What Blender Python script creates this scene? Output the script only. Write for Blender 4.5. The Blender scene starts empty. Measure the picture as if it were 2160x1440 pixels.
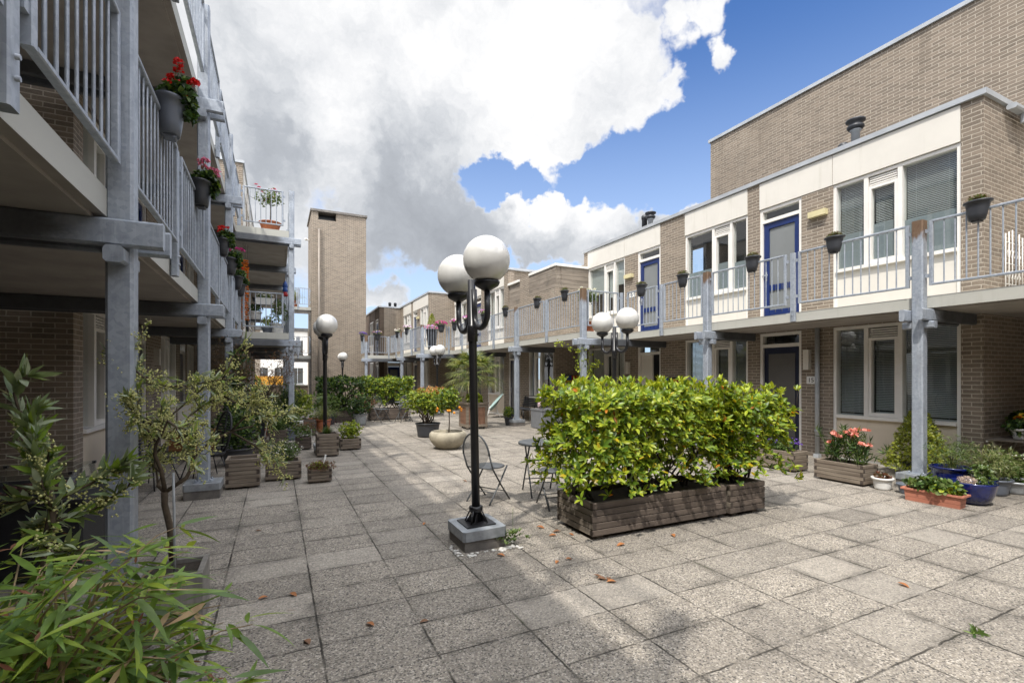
import bpy, math, random
from mathutils import Vector, Matrix, Euler
R = math.radians
rnd = random.Random(7)
SC = bpy.context.scene
COL = SC.collection
SC.render.engine = 'CYCLES'
SC.cycles.use_denoising = True
SC.cycles.max_bounces = 7
SC.cycles.diffuse_bounces = 4
SC.cycles.glossy_bounces = 3
SC.cycles.transmission_bounces = 4
SC.cycles.transparent_max_bounces = 10
SC.cycles.caustics_reflective = False
SC.cycles.caustics_refractive = False
SC.view_settings.view_transform = 'Standard'
SC.view_settings.look = 'None'
SC.view_settings.exposure = 0.25
SC.view_settings.gamma = 1.0

# ------------------------------------------------------------------ mesh builder
class MB:
    def __init__(s):
        s.v = []; s.f = []; s.m = []; s.sm = []
    def face(s, idx, mi=0, smooth=False):
        s.f.append(idx); s.m.append(mi); s.sm.append(smooth)
    def add(s, vs, fs, mi=0, smooth=False):
        o = len(s.v); s.v.extend(vs)
        for f in fs: s.face(tuple(i + o for i in f), mi, smooth)
    def quad(s, a, b, c, d, mi=0): s.add([a, b, c, d], [(0, 1, 2, 3)], mi)
    def box(s, x0, x1, y0, y1, z0, z1, mi=0):
        if x0 > x1: x0, x1 = x1, x0
        if y0 > y1: y0, y1 = y1, y0
        s.add([(x0,y0,z0),(x1,y0,z0),(x1,y1,z0),(x0,y1,z0),(x0,y0,z1),(x1,y0,z1),(x1,y1,z1),(x0,y1,z1)],
              [(0,3,2,1),(4,5,6,7),(0,1,5,4),(1,2,6,5),(2,3,7,6),(3,0,4,7)], mi)
    def rbox(s, x0, x1, y0, y1, z0, z1, c=.012, axis='z', mi=0):
        """box with chamfered long edges (rolled hollow section)"""
        if x0 > x1: x0, x1 = x1, x0
        if y0 > y1: y0, y1 = y1, y0
        def prof(a0, a1, b0, b1):
            return [(a0+c,b0),(a1-c,b0),(a1,b0+c),(a1,b1-c),(a1-c,b1),(a0+c,b1),(a0,b1-c),(a0,b0+c)]
        if axis == 'z': p = prof(x0,x1,y0,y1); mk = lambda q, t: (q[0],q[1],t); t0, t1 = z0, z1
        elif axis == 'y': p = prof(z0,z1,x0,x1); mk = lambda q, t: (q[1],t,q[0]); t0, t1 = y0, y1
        else: p = prof(y0,y1,z0,z1); mk = lambda q, t: (t,q[0],q[1]); t0, t1 = x0, x1
        n = 8
        vs = [mk(q,t0) for q in p] + [mk(q,t1) for q in p]
        fs = [(i,(i+1)%n,n+(i+1)%n,n+i) for i in range(n)] + [tuple(range(n-1,-1,-1)), tuple(range(n,2*n))]
        s.add(vs, fs, mi)
    def tube(s, pts, rad, n=6, mi=0, cap=True, smooth=True):
        pts = [Vector(p) for p in pts]
        if not isinstance(rad, (list, tuple)): rad = [rad]*len(pts)
        o = len(s.v); up = Vector((0.13, 0.31, 1)).normalized(); k = len(pts)
        t0 = (pts[1]-pts[0]).normalized()
        a = t0.cross(up)
        if a.length < .05: a = t0.cross(Vector((1,0,0)))
        a.normalize()
        for i in range(k):
            t = (pts[min(i+1,k-1)]-pts[max(i-1,0)])
            t = t.normalized() if t.length > 1e-9 else t0
            a = (a - t*a.dot(t))
            a = a.normalized() if a.length > 1e-6 else t.orthogonal().normalized()
            b = t.cross(a)
            for j in range(n):
                w = 2*math.pi*j/n
                q = pts[i] + (a*math.cos(w)+b*math.sin(w))*rad[i]
                s.v.append(tuple(q))
        for i in range(k-1):
            for j in range(n):
                s.face((o+i*n+j, o+i*n+(j+1)%n, o+(i+1)*n+(j+1)%n, o+(i+1)*n+j), mi, smooth)
        if cap:
            s.face(tuple(o+j for j in range(n-1,-1,-1)), mi); s.face(tuple(o+(k-1)*n+j for j in range(n)), mi)
    def lathe(s, prof, n=24, c=(0,0,0), mi=0, smooth=True, sx=1, sy=1):
        """prof: list of (r,z)"""
        o = len(s.v); k = len(prof)
        for r, z in prof:
            for j in range(n):
                w = 2*math.pi*j/n
                s.v.append((c[0]+r*sx*math.cos(w), c[1]+r*sy*math.sin(w), c[2]+z))
        for i in range(k-1):
            for j in range(n):
                s.face((o+i*n+j, o+i*n+(j+1)%n, o+(i+1)*n+(j+1)%n, o+(i+1)*n+j), mi, smooth)
        if prof[0][0] > 1e-4: s.face(tuple(o+j for j in range(n-1,-1,-1)), mi)
        if prof[-1][0] > 1e-4: s.face(tuple(o+(k-1)*n+j for j in range(n)), mi)
    def sphere(s, c, r, n=16, m=10, mi=0, sx=1, sy=1, sz=1):
        s.lathe([(r*math.sin(math.pi*i/m)+1e-5, -r*sz*math.cos(math.pi*i/m)) for i in range(m+1)], n, c, mi, True, sx, sy)
    def leaf(s, p, d, nrm, L, W, mi=0, fold=.25, curl=.15, shape=(.0,.75,1.,.62,.0)):
        """folded, curved leaf from p along d; shape = half-width profile"""
        d = d.normalized(); sd = d.cross(nrm)
        if sd.length < 1e-4: sd = d.orthogonal()
        sd.normalize(); n = sd.cross(d)
        o = len(s.v); k = len(shape)
        for i, w in enumerate(shape):
            t = i/(k-1)
            c = p + d*(L*t) - n*(curl*L*t*t)
            if w <= 0: s.v.append(tuple(c))
            else:
                e = sd*(W*.5*w); u = n*(W*.5*w*fold)
                s.v.extend([tuple(c-e+u), tuple(c), tuple(c+e+u)])
        i = o; prev = None
        for w in shape:
            cur = (i,) if w <= 0 else (i, i+1, i+2)
            i += len(cur)
            if prev is not None:
                if len(prev) == 1 and len(cur) == 3:
                    s.face((prev[0], cur[1], cur[0]), mi, True); s.face((prev[0], cur[2], cur[1]), mi, True)
                elif len(prev) == 3 and len(cur) == 3:
                    s.face((prev[0], prev[1], cur[1], cur[0]), mi, True); s.face((prev[1], prev[2], cur[2], cur[1]), mi, True)
                elif len(prev) == 3:
                    s.face((prev[0], prev[1], cur[0]), mi, True); s.face((prev[1], prev[2], cur[0]), mi, True)
            prev = cur
    def mesh(s, name, mats):
        me = bpy.data.meshes.new(name)
        me.from_pydata(s.v, [], s.f)
        for m in (mats if isinstance(mats, (list, tuple)) else [mats]): me.materials.append(m)
        me.polygons.foreach_set('material_index', s.m)
        me.polygons.foreach_set('use_smooth', s.sm)
        me.update()
        return me

LANCE = (.0,.8,1.,.8,.42,.0)
OVAL = (.0,.55,.95,1.,.7,.0)
SMALL = (.0,1.,.0)
MEDL = (.0,.9,.85,.0)

def obj(name, mb, mats, parent=None, loc=None, rot=None):
    o = bpy.data.objects.new(name, mb.mesh(name, mats) if isinstance(mb, MB) else mb)
    COL.objects.link(o)
    if loc is not None: o.location = loc
    if rot is not None: o.rotation_euler = rot
    if parent is not None: o.parent = parent
    return o

def world_part(name, mb, mats, parent):
    """mesh given in world coordinates, parented to a thing whose Empty stands elsewhere"""
    o = obj(name, mb, mats)
    root = parent
    o.parent = parent
    M = Matrix.Identity(4)
    chain = []
    p = parent
    while p is not None:
        chain.append(p); p = p.parent
    W = Matrix.Identity(4)
    for q in reversed(chain):
        W = W @ q.matrix_parent_inverse @ Matrix.LocRotScale(q.location, q.rotation_euler, q.scale)
    o.matrix_parent_inverse = W.inverted()
    return o

def tag(o, label, cat, group=None, kind=None):
    if label: o['label'] = label
    if cat: o['category'] = cat
    if group: o['group'] = group
    if kind: o['kind'] = kind
    return o

def thing(name, label, cat, loc=(0,0,0), rz=0, group=None):
    o = bpy.data.objects.new(name, None); COL.objects.link(o)
    o.empty_display_size = .2
    o.location = loc; o.rotation_euler = (0, 0, rz)
    return tag(o, label, cat, group)

def struct(name, mb, mats):
    o = obj(name, mb, mats); o['kind'] = 'structure'; return o

def dup(root, loc, rz=None, label=None, group=None, scale=None):
    def rec(o, par):
        c = o.copy(); COL.objects.link(c)
        if par is not None: c.parent = par
        for ch in list(o.children): rec(ch, c)
        return c
    r = rec(root, None)
    r.location = loc
    if rz is not None: r.rotation_euler = (0, 0, rz)
    if scale: r.scale = (scale,)*3
    if label: r['label'] = label
    if group: r['group'] = group
    return r

# ------------------------------------------------------------------ materials
def newmat(name):
    m = bpy.data.materials.new(name); m.use_nodes = True
    nt = m.node_tree
    b = nt.nodes['Principled BSDF']
    return m, nt, b
class NT:
    """tiny helper to chain shader nodes"""
    def __init__(s, nt): s.nt = nt
    def n(s, t, **kw):
        x = s.nt.nodes.new(t)
        for k, v in kw.items(): setattr(x, k, v)
        return x
    def l(s, a, b): s.nt.links.new(a, b)
    def inp(s, sock, v):
        if isinstance(v, bpy.types.NodeSocket): s.l(v, sock)
        else: sock.default_value = v
    def math(s, op, a, b=0.0, c=None, clamp=False):
        x = s.n('ShaderNodeMath', operation=op, use_clamp=clamp)
        s.inp(x.inputs[0], a); s.inp(x.inputs[1], b)
        if c is not None: s.inp(x.inputs[2], c)
        return x.outputs[0]
    def mix(s, f, a, b, mode='MIX'):
        x = s.n('ShaderNodeMix', data_type='RGBA', blend_type=mode)
        s.inp(x.inputs[0], f); s.inp(x.inputs[6], a); s.inp(x.inputs[7], b)
        return x.outputs[2]
    def noise(s, vec, scale, detail=4, rough=.55, dim='3D', dist=0.):
        x = s.n('ShaderNodeTexNoise', noise_dimensions=dim)
        x.inputs['Scale'].default_value = scale; x.inputs['Detail'].default_value = detail
        x.inputs['Roughness'].default_value = rough; x.inputs['Distortion'].default_value = dist
        if vec is not None: s.l(vec, x.inputs['Vector'])
        return x.outputs['Fac']
    def ramp(s, f, lo, hi, a=0., b=1.):
        x = s.n('ShaderNodeMapRange', interpolation_type='SMOOTHSTEP')
        s.inp(x.inputs[0], f); s.inp(x.inputs[1], lo); s.inp(x.inputs[2], hi); s.inp(x.inputs[3], a); s.inp(x.inputs[4], b)
        return x.outputs[0]
    def coord(s, which='Object'): return s.n('ShaderNodeTexCoord').outputs[which]
    def mapping(s, vec, scale=(1,1,1), loc=(0,0,0), rot=(0,0,0)):
        x = s.n('ShaderNodeMapping'); s.l(vec, x.inputs[0])
        x.inputs[1].default_value = loc; x.inputs[2].default_value = rot; x.inputs[3].default_value = scale
        return x.outputs[0]
    def bump(s, h, strength=.4, dist=.01, nrm=None):
        x = s.n('ShaderNodeBump'); x.inputs['Strength'].default_value = strength; x.inputs['Distance'].default_value = dist
        s.l(h, x.inputs['Height'])
        if nrm is not None: s.l(nrm, x.inputs['Normal'])
        return x.outputs[0]
    def rand(s): return s.n('ShaderNodeObjectInfo').outputs['Random']

def c4(c): return (c[0], c[1], c[2], 1.0)

def simple(name, col, rough=.6, var=.12, scale=6., metal=0., bump=0., spec=.5, coat=0., bscale=None):
    """plain material with noise mottling of its colour"""
    m, nt, b = newmat(name); N = NT(nt)
    co = N.coord()
    f = N.noise(co, scale, 5, .6)
    f2 = N.noise(co, scale*.23, 3, .5)
    lo = c4([x*(1-var) for x in col]); hi = c4([min(1, x*(1+var)) for x in col])
    c = N.mix(N.ramp(f, .3, .7), lo, hi)
    c = N.mix(N.ramp(f2, .35, .75, 0, var*1.6), c, c4([x*.62 for x in col]))
    N.l(c, b.inputs['Base Color'])
    b.inputs['Roughness'].default_value = rough; b.inputs['Metallic'].default_value = metal
    b.inputs['Specular IOR Level'].default_value = spec
    b.inputs['Coat Weight'].default_value = coat
    if bump:
        N.l(N.bump(N.noise(co, bscale or scale*4, 4), bump, .004), b.inputs['Normal'])
    return m

def brick_mat(name, base=(.262,.213,.166), dark=(.165,.136,.108), mortar=(.49,.435,.36)):
    m, nt, b = newmat(name); N = NT(nt)
    co = N.coord()
    sep = N.n('ShaderNodeSeparateXYZ'); N.l(co, sep.inputs[0])
    geo = N.n('ShaderNodeNewGeometry')
    sn = N.n('ShaderNodeSeparateXYZ'); N.l(geo.outputs['True Normal'], sn.inputs[0])
    isx = N.math('GREATER_THAN', N.math('ABSOLUTE', sn.outputs[0]), .5)
    u = N.math('ADD', N.math('MULTIPLY', sep.outputs[1], isx), N.math('MULTIPLY', sep.outputs[0], N.math('SUBTRACT', 1., isx)))
    wob = N.noise(co, 9., 3, .6)
    wob2 = N.noise(N.mapping(co, (5,5,26)), 1., 3, .6)
    comb = N.n('ShaderNodeCombineXYZ')
    N.l(N.math('ADD', u, N.math('MULTIPLY', N.math('SUBTRACT', wob, .5), .018)), comb.inputs[0])
    N.l(N.math('ADD', sep.outputs[2], N.math('MULTIPLY', N.math('SUBTRACT', wob2, .5), .016)), comb.inputs[1])
    br = N.n('ShaderNodeTexBrick'); N.l(comb.outputs[0], br.inputs['Vector'])
    br.offset = .5; br.squash = 1.
    I = br.inputs
    I['Scale'].default_value = 1.; I['Brick Width'].default_value = .225; I['Row Height'].default_value = .0665
    I['Mortar Size'].default_value = .0068; I['Mortar Smooth'].default_value = .15; I['Bias'].default_value = 0.
    I['Color1'].default_value = c4(base); I['Color2'].default_value = c4(dark); I['Mortar'].default_value = c4(mortar)
    big = N.noise(co, .55, 4, .6)
    fine = N.noise(co, 42., 4, .65)
    streak = N.noise(N.mapping(co, (8,8,40)), 1., 4, .7)
    # brick faces: rough hand-moulded, crevice shade put into the colour in places
    brf = N.math('SUBTRACT', 1., br.outputs['Fac'])
    crev_shade = N.math('MULTIPLY', N.ramp(streak, .58, .74), brf)
    c = N.mix(N.math('MULTIPLY', crev_shade, .55), br.outputs['Color'], c4([x*.32 for x in base]))
    c = N.mix(N.ramp(fine, .3, .75, 0, .35), c, c4([min(1, x*1.25) for x in base]))
    c = N.mix(N.ramp(big, .45, .75, 0, .32), c, c4([x*.62 for x in base]))
    wash = N.noise(N.mapping(co, (2.2,2.2,.22)), 1., 5, .65)
    c = N.mix(N.ramp(wash, .52, .76, 0, .38), c, c4([x*.5 for x in base]))
    pale = N.noise(N.mapping(co, (1.1,1.1,.5), (7,3,2)), 1., 4, .6)
    c = N.mix(N.ramp(pale, .56, .8, 0, .28), c, c4(mortar))
    N.l(c, b.inputs['Base Color'])
    b.inputs['Roughness'].default_value = .9; b.inputs['Specular IOR Level'].default_value = .2
    h = N.math('ADD', N.math('MULTIPLY', brf, .9), N.math('ADD', N.math('MULTIPLY', streak, .55), N.math('MULTIPLY', fine, .22)))
    N.l(N.bump(h, .8, .014), b.inputs['Normal'])
    return m

def paving_mat():
    m, nt, b = newmat('exposed_aggregate_paving'); N = NT(nt)
    co = N.coord()
    sep = N.n('ShaderNodeSeparateXYZ'); N.l(co, sep.inputs[0])
    ws = N.math('MULTIPLY', N.math('SUBTRACT', N.noise(co, 14., 4, .7), .5), .02)
    X = N.math('ADD', N.math('SUBTRACT', sep.outputs[0], .238), ws); Y = N.math('ADD', N.math('SUBTRACT', sep.outputs[1], .28), ws)
    comb = N.n('ShaderNodeCombineXYZ'); N.l(N.math('FLOOR', N.math('DIVIDE', X, .6)), comb.inputs[0]); N.l(N.math('FLOOR', N.math('DIVIDE', Y, .4)), comb.inputs[1])
    wn = N.n('ShaderNodeTexWhiteNoise', noise_dimensions='2D'); N.l(comb.outputs[0], wn.inputs['Vector'])
    wc = N.n('ShaderNodeSeparateColor'); N.l(wn.outputs['Color'], wc.inputs[0])
    def edge(v, p): return N.math('MULTIPLY', N.math('ABSOLUTE', N.math('SUBTRACT', N.math('FRACT', N.math('ADD', N.math('DIVIDE', v, p), .5)), .5)), p)
    ex, ey = edge(X, .6), edge(Y, .4)
    wear = N.noise(co, 1.9, 4, .7)
    jx = N.math('MULTIPLY', N.ramp(ex, .0095, .003), N.ramp(wear, .38, .6, .25, .95))
    jy = N.math('MULTIPLY', N.ramp(ey, .009, .002), N.ramp(N.noise(co, 2.6, 3, .65), .38, .58, .08, .9))
    joint = N.math('MAXIMUM', jx, jy)
    soft = N.math('MAXIMUM', N.ramp(ex, .10, .0), N.math('MULTIPLY', N.ramp(ey, .09, .0), .9))
    vo = N.n('ShaderNodeTexVoronoi'); vo.inputs['Scale'].default_value = 108.; N.l(co, vo.inputs['Vector'])
    vs = N.n('ShaderNodeSeparateColor'); N.l(vo.outputs['Color'], vs.inputs[0])
    ve = N.n('ShaderNodeTexVoronoi'); ve.feature = 'DISTANCE_TO_EDGE'; ve.inputs['Scale'].default_value = 108.; N.l(co, ve.inputs['Vector'])
    peb = N.n('ShaderNodeValToRGB'); N.l(vs.outputs[0], peb.inputs[0])
    e = peb.color_ramp.elements
    e[0].position = 0.; e[0].color = (.065,.062,.06,1)
    e[1].position = 1.; e[1].color = (.62,.57,.50,1)
    for p, c in ((.13,(.16,.145,.13,1)),(.28,(.30,.268,.225,1)),(.5,(.37,.33,.27,1)),(.66,(.285,.262,.235,1)),(.82,(.45,.405,.34,1))):
        x = e.new(p); x.color = c
    gap = N.ramp(ve.outputs['Distance'], .0, .0035)
    c = N.mix(gap, (.085,.078,.07,1), peb.outputs[0])
    big = N.noise(co, .8, 5, .6); mid = N.noise(co, 4., 4, .6)
    c = N.mix(N.ramp(wc.outputs[0], .78, .92, .0, .34), c, (.52,.48,.42,1))
    c = N.mix(N.ramp(wc.outputs[1], .0, 1., .0, .26), c, (.13,.122,.112,1))
    c = N.mix(N.ramp(big, .42, .72, 0, .40), c, (.12,.11,.10,1))
    c = N.mix(N.ramp(mid, .5, .8, 0, .3), c, (.10,.092,.083,1))
    dirt = N.math('MULTIPLY', soft, N.ramp(N.noise(co, 2.3, 4, .65), .42, .68))
    c = N.mix(N.math('MULTIPLY', dirt, .6), c, (.05,.046,.04,1))
    c = N.mix(N.math('MULTIPLY', joint, .95), c, (.022,.02,.017,1))
    moss = N.math('MULTIPLY', N.ramp(N.math('MINIMUM', ex, ey), .022, .0), N.ramp(N.noise(co, 1.1, 4, .7), .60, .72))
    c = N.mix(N.math('MULTIPLY', moss, .7), c, (.05,.055,.02,1))
    c = N.mix(1., c, (.86,.85,.84,1), 'MULTIPLY')
    N.l(c, b.inputs['Base Color']); b.inputs['Roughness'].default_value = .85
    b.inputs['Specular IOR Level'].default_value = .25
    h = N.math('SUBTRACT', N.math('MULTIPLY', gap, .45), N.math('MULTIPLY', joint, 1.3))
    h = N.math('ADD', h, N.math('MULTIPLY', vs.outputs[1], .35))
    h = N.math('ADD', h, N.math('MULTIPLY', wc.outputs[2], .5))
    N.l(N.bump(h, .7, .008), b.inputs['Normal'])
    return m

def steel_mat(name, rust=False, dirt=False):
    m, nt, b = newmat(name); N = NT(nt)
    co = N.coord()
    vo = N.n('ShaderNodeTexVoronoi'); vo.inputs['Scale'].default_value = 38.; N.l(co, vo.inputs['Vector'])
    vs = N.n('ShaderNodeSeparateColor'); N.l(vo.outputs['Color'], vs.inputs[0])
    drip = N.noise(N.mapping(co, (22,22,1.6)), 1., 5, .65)
    blot = N.noise(co, 5., 5, .62)
    c = N.mix(vs.outputs[0], (.30,.335,.385,1), (.40,.435,.485,1))
    c = N.mix(N.ramp(blot, .4, .7, 0, .55), c, (.24,.27,.32,1))
    c = N.mix(N.ramp(drip, .52, .74, 0, .6), c, (.55,.58,.62,1))
    spl = N.noise(co, 17., 5, .75)
    c = N.mix(N.ramp(spl, .56, .70, 0, .45), c, (.20,.225,.265,1))
    bz = N.n('ShaderNodeSeparateXYZ'); N.l(co, bz.inputs[0])
    grime = N.math('MULTIPLY', N.ramp(drip, .42, .62), N.ramp(N.noise(co, 2.1, 4, .7), .45, .7))
    c = N.mix(N.math('MULTIPLY', grime, .45), c, (.12,.12,.12,1))
    runs = N.noise(N.mapping(co, (30,30,.9), (3,1,0)), 1., 4, .7)
    c = N.mix(N.ramp(runs, .66, .78, 0, .55), c, (.17,.10,.055,1))
    if rust:
        sp = N.n('ShaderNodeSeparateXYZ'); N.l(co, sp.inputs[0])
        top = N.math('ADD', sp.outputs[2], N.math('MULTIPLY', N.math('SUBTRACT', N.noise(N.mapping(co, (9,9,2)), 1., 4, .7), .5), .55))
        top = N.math('ADD', top, N.math('MULTIPLY', N.math('SUBTRACT', N.rand(), .5), .25))
        c = N.mix(N.ramp(top, 3.52, 3.66), c, N.mix(N.noise(co, 30., 4), (.11,.06,.03,1), (.22,.15,.10,1)))
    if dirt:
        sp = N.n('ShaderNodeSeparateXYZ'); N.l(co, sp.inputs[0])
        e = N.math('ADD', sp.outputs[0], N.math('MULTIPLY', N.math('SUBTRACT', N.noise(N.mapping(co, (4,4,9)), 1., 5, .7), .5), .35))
        c = N.mix(N.ramp(e, .38, .62, 0, .88), c, N.mix(N.noise(co, 12., 5, .7), (.03,.031,.033,1), (.10,.103,.11,1)))  # grime on the inner length, its colour deepened to carry the under-slab shade
    N.l(c, b.inputs['Base Color'])
    b.inputs['Metallic'].default_value = .25
    N.l(N.ramp(blot, .3, .7, .38, .58), b.inputs['Roughness'])
    N.l(N.bump(N.noise(co, 60., 3), .12, .003), b.inputs['Normal'])
    return m

def wood_mat(name, a, b_, axis=0, scale=1.):
    """weathered timber, grain along an axis; stains and end wear included"""
    m, nt, b = newmat(name); N = NT(nt)
    co = N.coord()
    st = [26., 26., 26.]; st[axis] = 1.6
    r = N.n('ShaderNodeObjectInfo').outputs['Random']
    off = N.n('ShaderNodeVectorMath', operation='ADD'); N.l(co, off.inputs[0])
    cx = N.n('ShaderNodeCombineXYZ'); N.l(N.math('MULTIPLY', r, 7.), cx.inputs[0]); N.l(N.math('MULTIPLY', r, 3.), cx.inputs[1]); N.l(cx.outputs[0], off.inputs[1])
    v = off.outputs[0]
    g = N.noise(N.mapping(v, tuple(x*scale for x in st)), 1., 6, .65)
    pl = N.noise(N.mapping(v, (1.2,1.2,14.)), 1., 2, .5)
    big = N.noise(v, 3.2, 4, .6)
    c = N.mix(N.ramp(g, .28, .72), c4(a), c4(b_))
    c = N.mix(N.ramp(pl, .35, .65, 0, .45), c, c4([x*.62 for x in a]))
    c = N.mix(N.ramp(big, .5, .78, 0, .55), c, c4([x*.4 for x in a]))
    N.l(c, b.inputs['Base Color']); b.inputs['Roughness'].default_value = .8
    N.l(N.bump(g, .35, .004), b.inputs['Normal'])
    return m

def leaf_mat(name, col, tr=.35, rough=.38, var=.22):
    m, nt, b = newmat(name); N = NT(nt)
    co = N.coord()
    n1 = N.noise(co, 17., 2)
    c = N.mix(N.ramp(n1, .3, .7), c4([x*(1-var) for x in col]), c4([min(1, x*(1+var)) for x in col]))
    N.l(c, b.inputs['Base Color']); b.inputs['Roughness'].default_value = rough
    b.inputs['Specular IOR Level'].default_value = .45
    t = N.n('ShaderNodeBsdfTranslucent')
    N.l(N.mix(.5, c, c4((min(1,col[0]*1.9), min(1,col[1]*1.5), col[2]*.6))), t.inputs[0])
    mx = N.n('ShaderNodeMixShader'); mx.inputs[0].default_value = tr
    N.l(b.outputs[0], mx.inputs[1]); N.l(t.outputs[0], mx.inputs[2])
    N.l(mx.outputs[0], nt.nodes['Material Output'].inputs[0])
    return m

def glass_mat(name, tint=(.94,.96,.955), refl=.9):
    m, nt, b = newmat(name); N = NT(nt)
    nt.nodes.remove(b)
    g = N.n('ShaderNodeBsdfGlossy'); g.inputs['Roughness'].default_value = .012; g.inputs[0].default_value = (refl,refl,refl,1)
    t = N.n('ShaderNodeBsdfTransparent'); t.inputs[0].default_value = c4(tint)
    fr = N.n('ShaderNodeFresnel'); fr.inputs[0].default_value = 1.52
    wv = N.noise(N.coord(), 1.3, 2)
    nb = N.bump(wv, .05, .02)
    N.l(nb, g.inputs['Normal'])
    mx = N.n('ShaderNodeMixShader')
    front = N.math('SUBTRACT', 1., N.n('ShaderNodeNewGeometry').outputs['Backfacing'])
    N.l(N.math('MULTIPLY', N.math('ADD', N.math('MULTIPLY', fr.outputs[0], 1.35), .035, clamp=True), front), mx.inputs[0])
    N.l(t.outputs[0], mx.inputs[1]); N.l(g.outputs[0], mx.inputs[2])
    N.l(mx.outputs[0], nt.nodes['Material Output'].inputs[0])
    return m

M = {}
M['brick'] = brick_mat('tan_brick')
M['paving'] = paving_mat()
M['steel'] = steel_mat('galvanised_steel')
M['steel_rust'] = steel_mat('galvanised_steel_rusty_top', rust=True)
M['steel_beam'] = steel_mat('galvanised_steel_grimy_shaded', dirt=True)
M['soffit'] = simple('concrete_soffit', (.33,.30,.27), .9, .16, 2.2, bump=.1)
M['concrete'] = simple('dark_concrete', (.17,.155,.14), .9, .3, 9., bump=.4)
M['lead'] = simple('lead_sheet', (.30,.32,.34), .5, .25, 9., metal=.3, bump=.3)
def streaked(name, col):
    m, nt, b = newmat(name); N = NT(nt); co = N.coord()
    d = N.noise(N.mapping(co, (7,7,.55)), 1., 5, .7); f = N.noise(co, 2.5, 4, .6)
    c = N.mix(N.ramp(f, .35, .7, 0, .5), c4(col), c4([x*.9 for x in col]))
    c = N.mix(N.ramp(d, .54, .78, 0, .4), c, c4((col[0]*.66, col[1]*.65, col[2]*.58)))
    N.l(c, b.inputs['Base Color']); b.inputs['Roughness'].default_value = .6; return m
M['cream'] = streaked('cream_panel', (.68,.645,.58))
M['cream_bounce'] = streaked('cream_panel_warm_bounce', (.68,.59,.47))  # same cream panel with the ground floor's warm bounce light put into colour
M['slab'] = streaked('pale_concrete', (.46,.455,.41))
M['white'] = simple('white_paint', (.78,.75,.70), .45, .05, 3.)
M['cap'] = simple('zinc_coping', (.42,.44,.46), .5, .08, 3., metal=.2)
M['roof'] = simple('bitumen_roof', (.09,.09,.09), .9, .2, 4.)
M['glass'] = glass_mat('window_glass')
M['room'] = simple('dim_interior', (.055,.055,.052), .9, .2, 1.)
M['blind'] = simple('blind_slat', (.40,.42,.41), .5, .05, 3.)
M['film'] = simple('frosted_film', (.235,.265,.275), .35, .05, 2.)
M['curtain'] = simple('net_curtain', (.62,.60,.57), .9, .08, 4.)
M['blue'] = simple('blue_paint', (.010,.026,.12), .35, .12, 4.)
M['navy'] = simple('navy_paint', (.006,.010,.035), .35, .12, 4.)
M['black'] = simple('black_paint', (.012,.012,.014), .32, .2, 8.)
M['anthracite'] = simple('anthracite_plastic', (.035,.037,.043), .45, .12, 6.)
M['greypot'] = simple('grey_plastic', (.12,.135,.165), .35, .08, 5.)
M['terra'] = simple('terracotta', (.40,.13,.055), .75, .2, 7., bump=.1)
M['soil'] = simple('potting_soil', (.035,.026,.018), .95, .4, 30., bump=.8, bscale=90)
M['opal'] = simple('opal_globe', (.63,.62,.59), .24, .06, 5., coat=.5)
M['wood'] = wood_mat('weathered_planks', (.15,.115,.085), (.26,.215,.165))
M['wood_y'] = wood_mat('weathered_planks_side', (.15,.115,.085), (.26,.215,.165), axis=1)
M['wood_dk'] = wood_mat('dark_old_planks', (.075,.057,.045), (.16,.125,.10))
M['wood_dky'] = wood_mat('dark_old_planks_side', (.12,.10,.08), (.22,.185,.145), axis=1)
M['endgrain'] = simple('end_grain', (.06,.045,.035), .9, .3, 20.)
M['cedar'] = wood_mat('cedar_cladding', (.20,.165,.13), (.33,.28,.225), axis=1, scale=.6)
M['cedar_x'] = wood_mat('cedar_cladding_end', (.20,.165,.13), (.33,.28,.225), axis=0, scale=.6)
M['redwood'] = wood_mat('reddish_timber', (.17,.085,.05), (.27,.15,.095), axis=2)
M['towerpipe'] = simple('brown_downpipe', (.24,.205,.17), .5, .1, 5.)
M['pipe'] = simple('grey_downpipe', (.40,.42,.44), .45, .12, 5., metal=.1)
M['bark'] = simple('brown_bark', (.10,.075,.05), .9, .3, 20., bump=.6)
M['stem_green'] = simple('green_stem', (.10,.13,.04), .7, .2, 12.)
M['stem_dark'] = simple('dark_twig', (.045,.035,.028), .85, .3, 25.)
M['whitepaint'] = simple('white_glaze', (.75,.74,.71), .3, .06, 6.)
M['cobalt'] = simple('cobalt_glaze', (.004,.010,.085), .18, .35, 9., coat=.6)
M['zincbucket'] = simple('zinc_bucket', (.36,.38,.40), .45, .15, 12., metal=.5)
M['aqua'] = simple('aqua_weave', (.34,.47,.45), .5, .1, 6.)
M['meshgrey'] = simple('grey_metal_mesh', (.07,.075,.08), .45, .12, 10.)
M['yellowlamp'] = simple('yellowed_lamp_cover', (.62,.55,.32), .4, .06, 4.)
M['stone'] = simple('mossy_stone', (.36,.32,.24), .8, .3, 5., bump=.3)
M['red'] = simple('red_panel', (.35,.012,.015), .4, .1, 3.)
M['yellow'] = simple('yellow_panel', (.60,.42,.02), .4, .1, 3.)
M['panelblue'] = simple('blue_panel', (.015,.06,.24), .4, .1, 3.)
M['orange'] = simple('orange_cloth', (.70,.19,.01), .7, .2, 4.)
M['plate'] = simple('white_enamel', (.80,.79,.76), .3, .03, 4.)
M['ink'] = simple('black_lettering', (.012,.012,.012), .4, .05, 4.)
M['pebble'] = simple('white_pebble', (.62,.60,.56), .6, .15, 30.)
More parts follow.
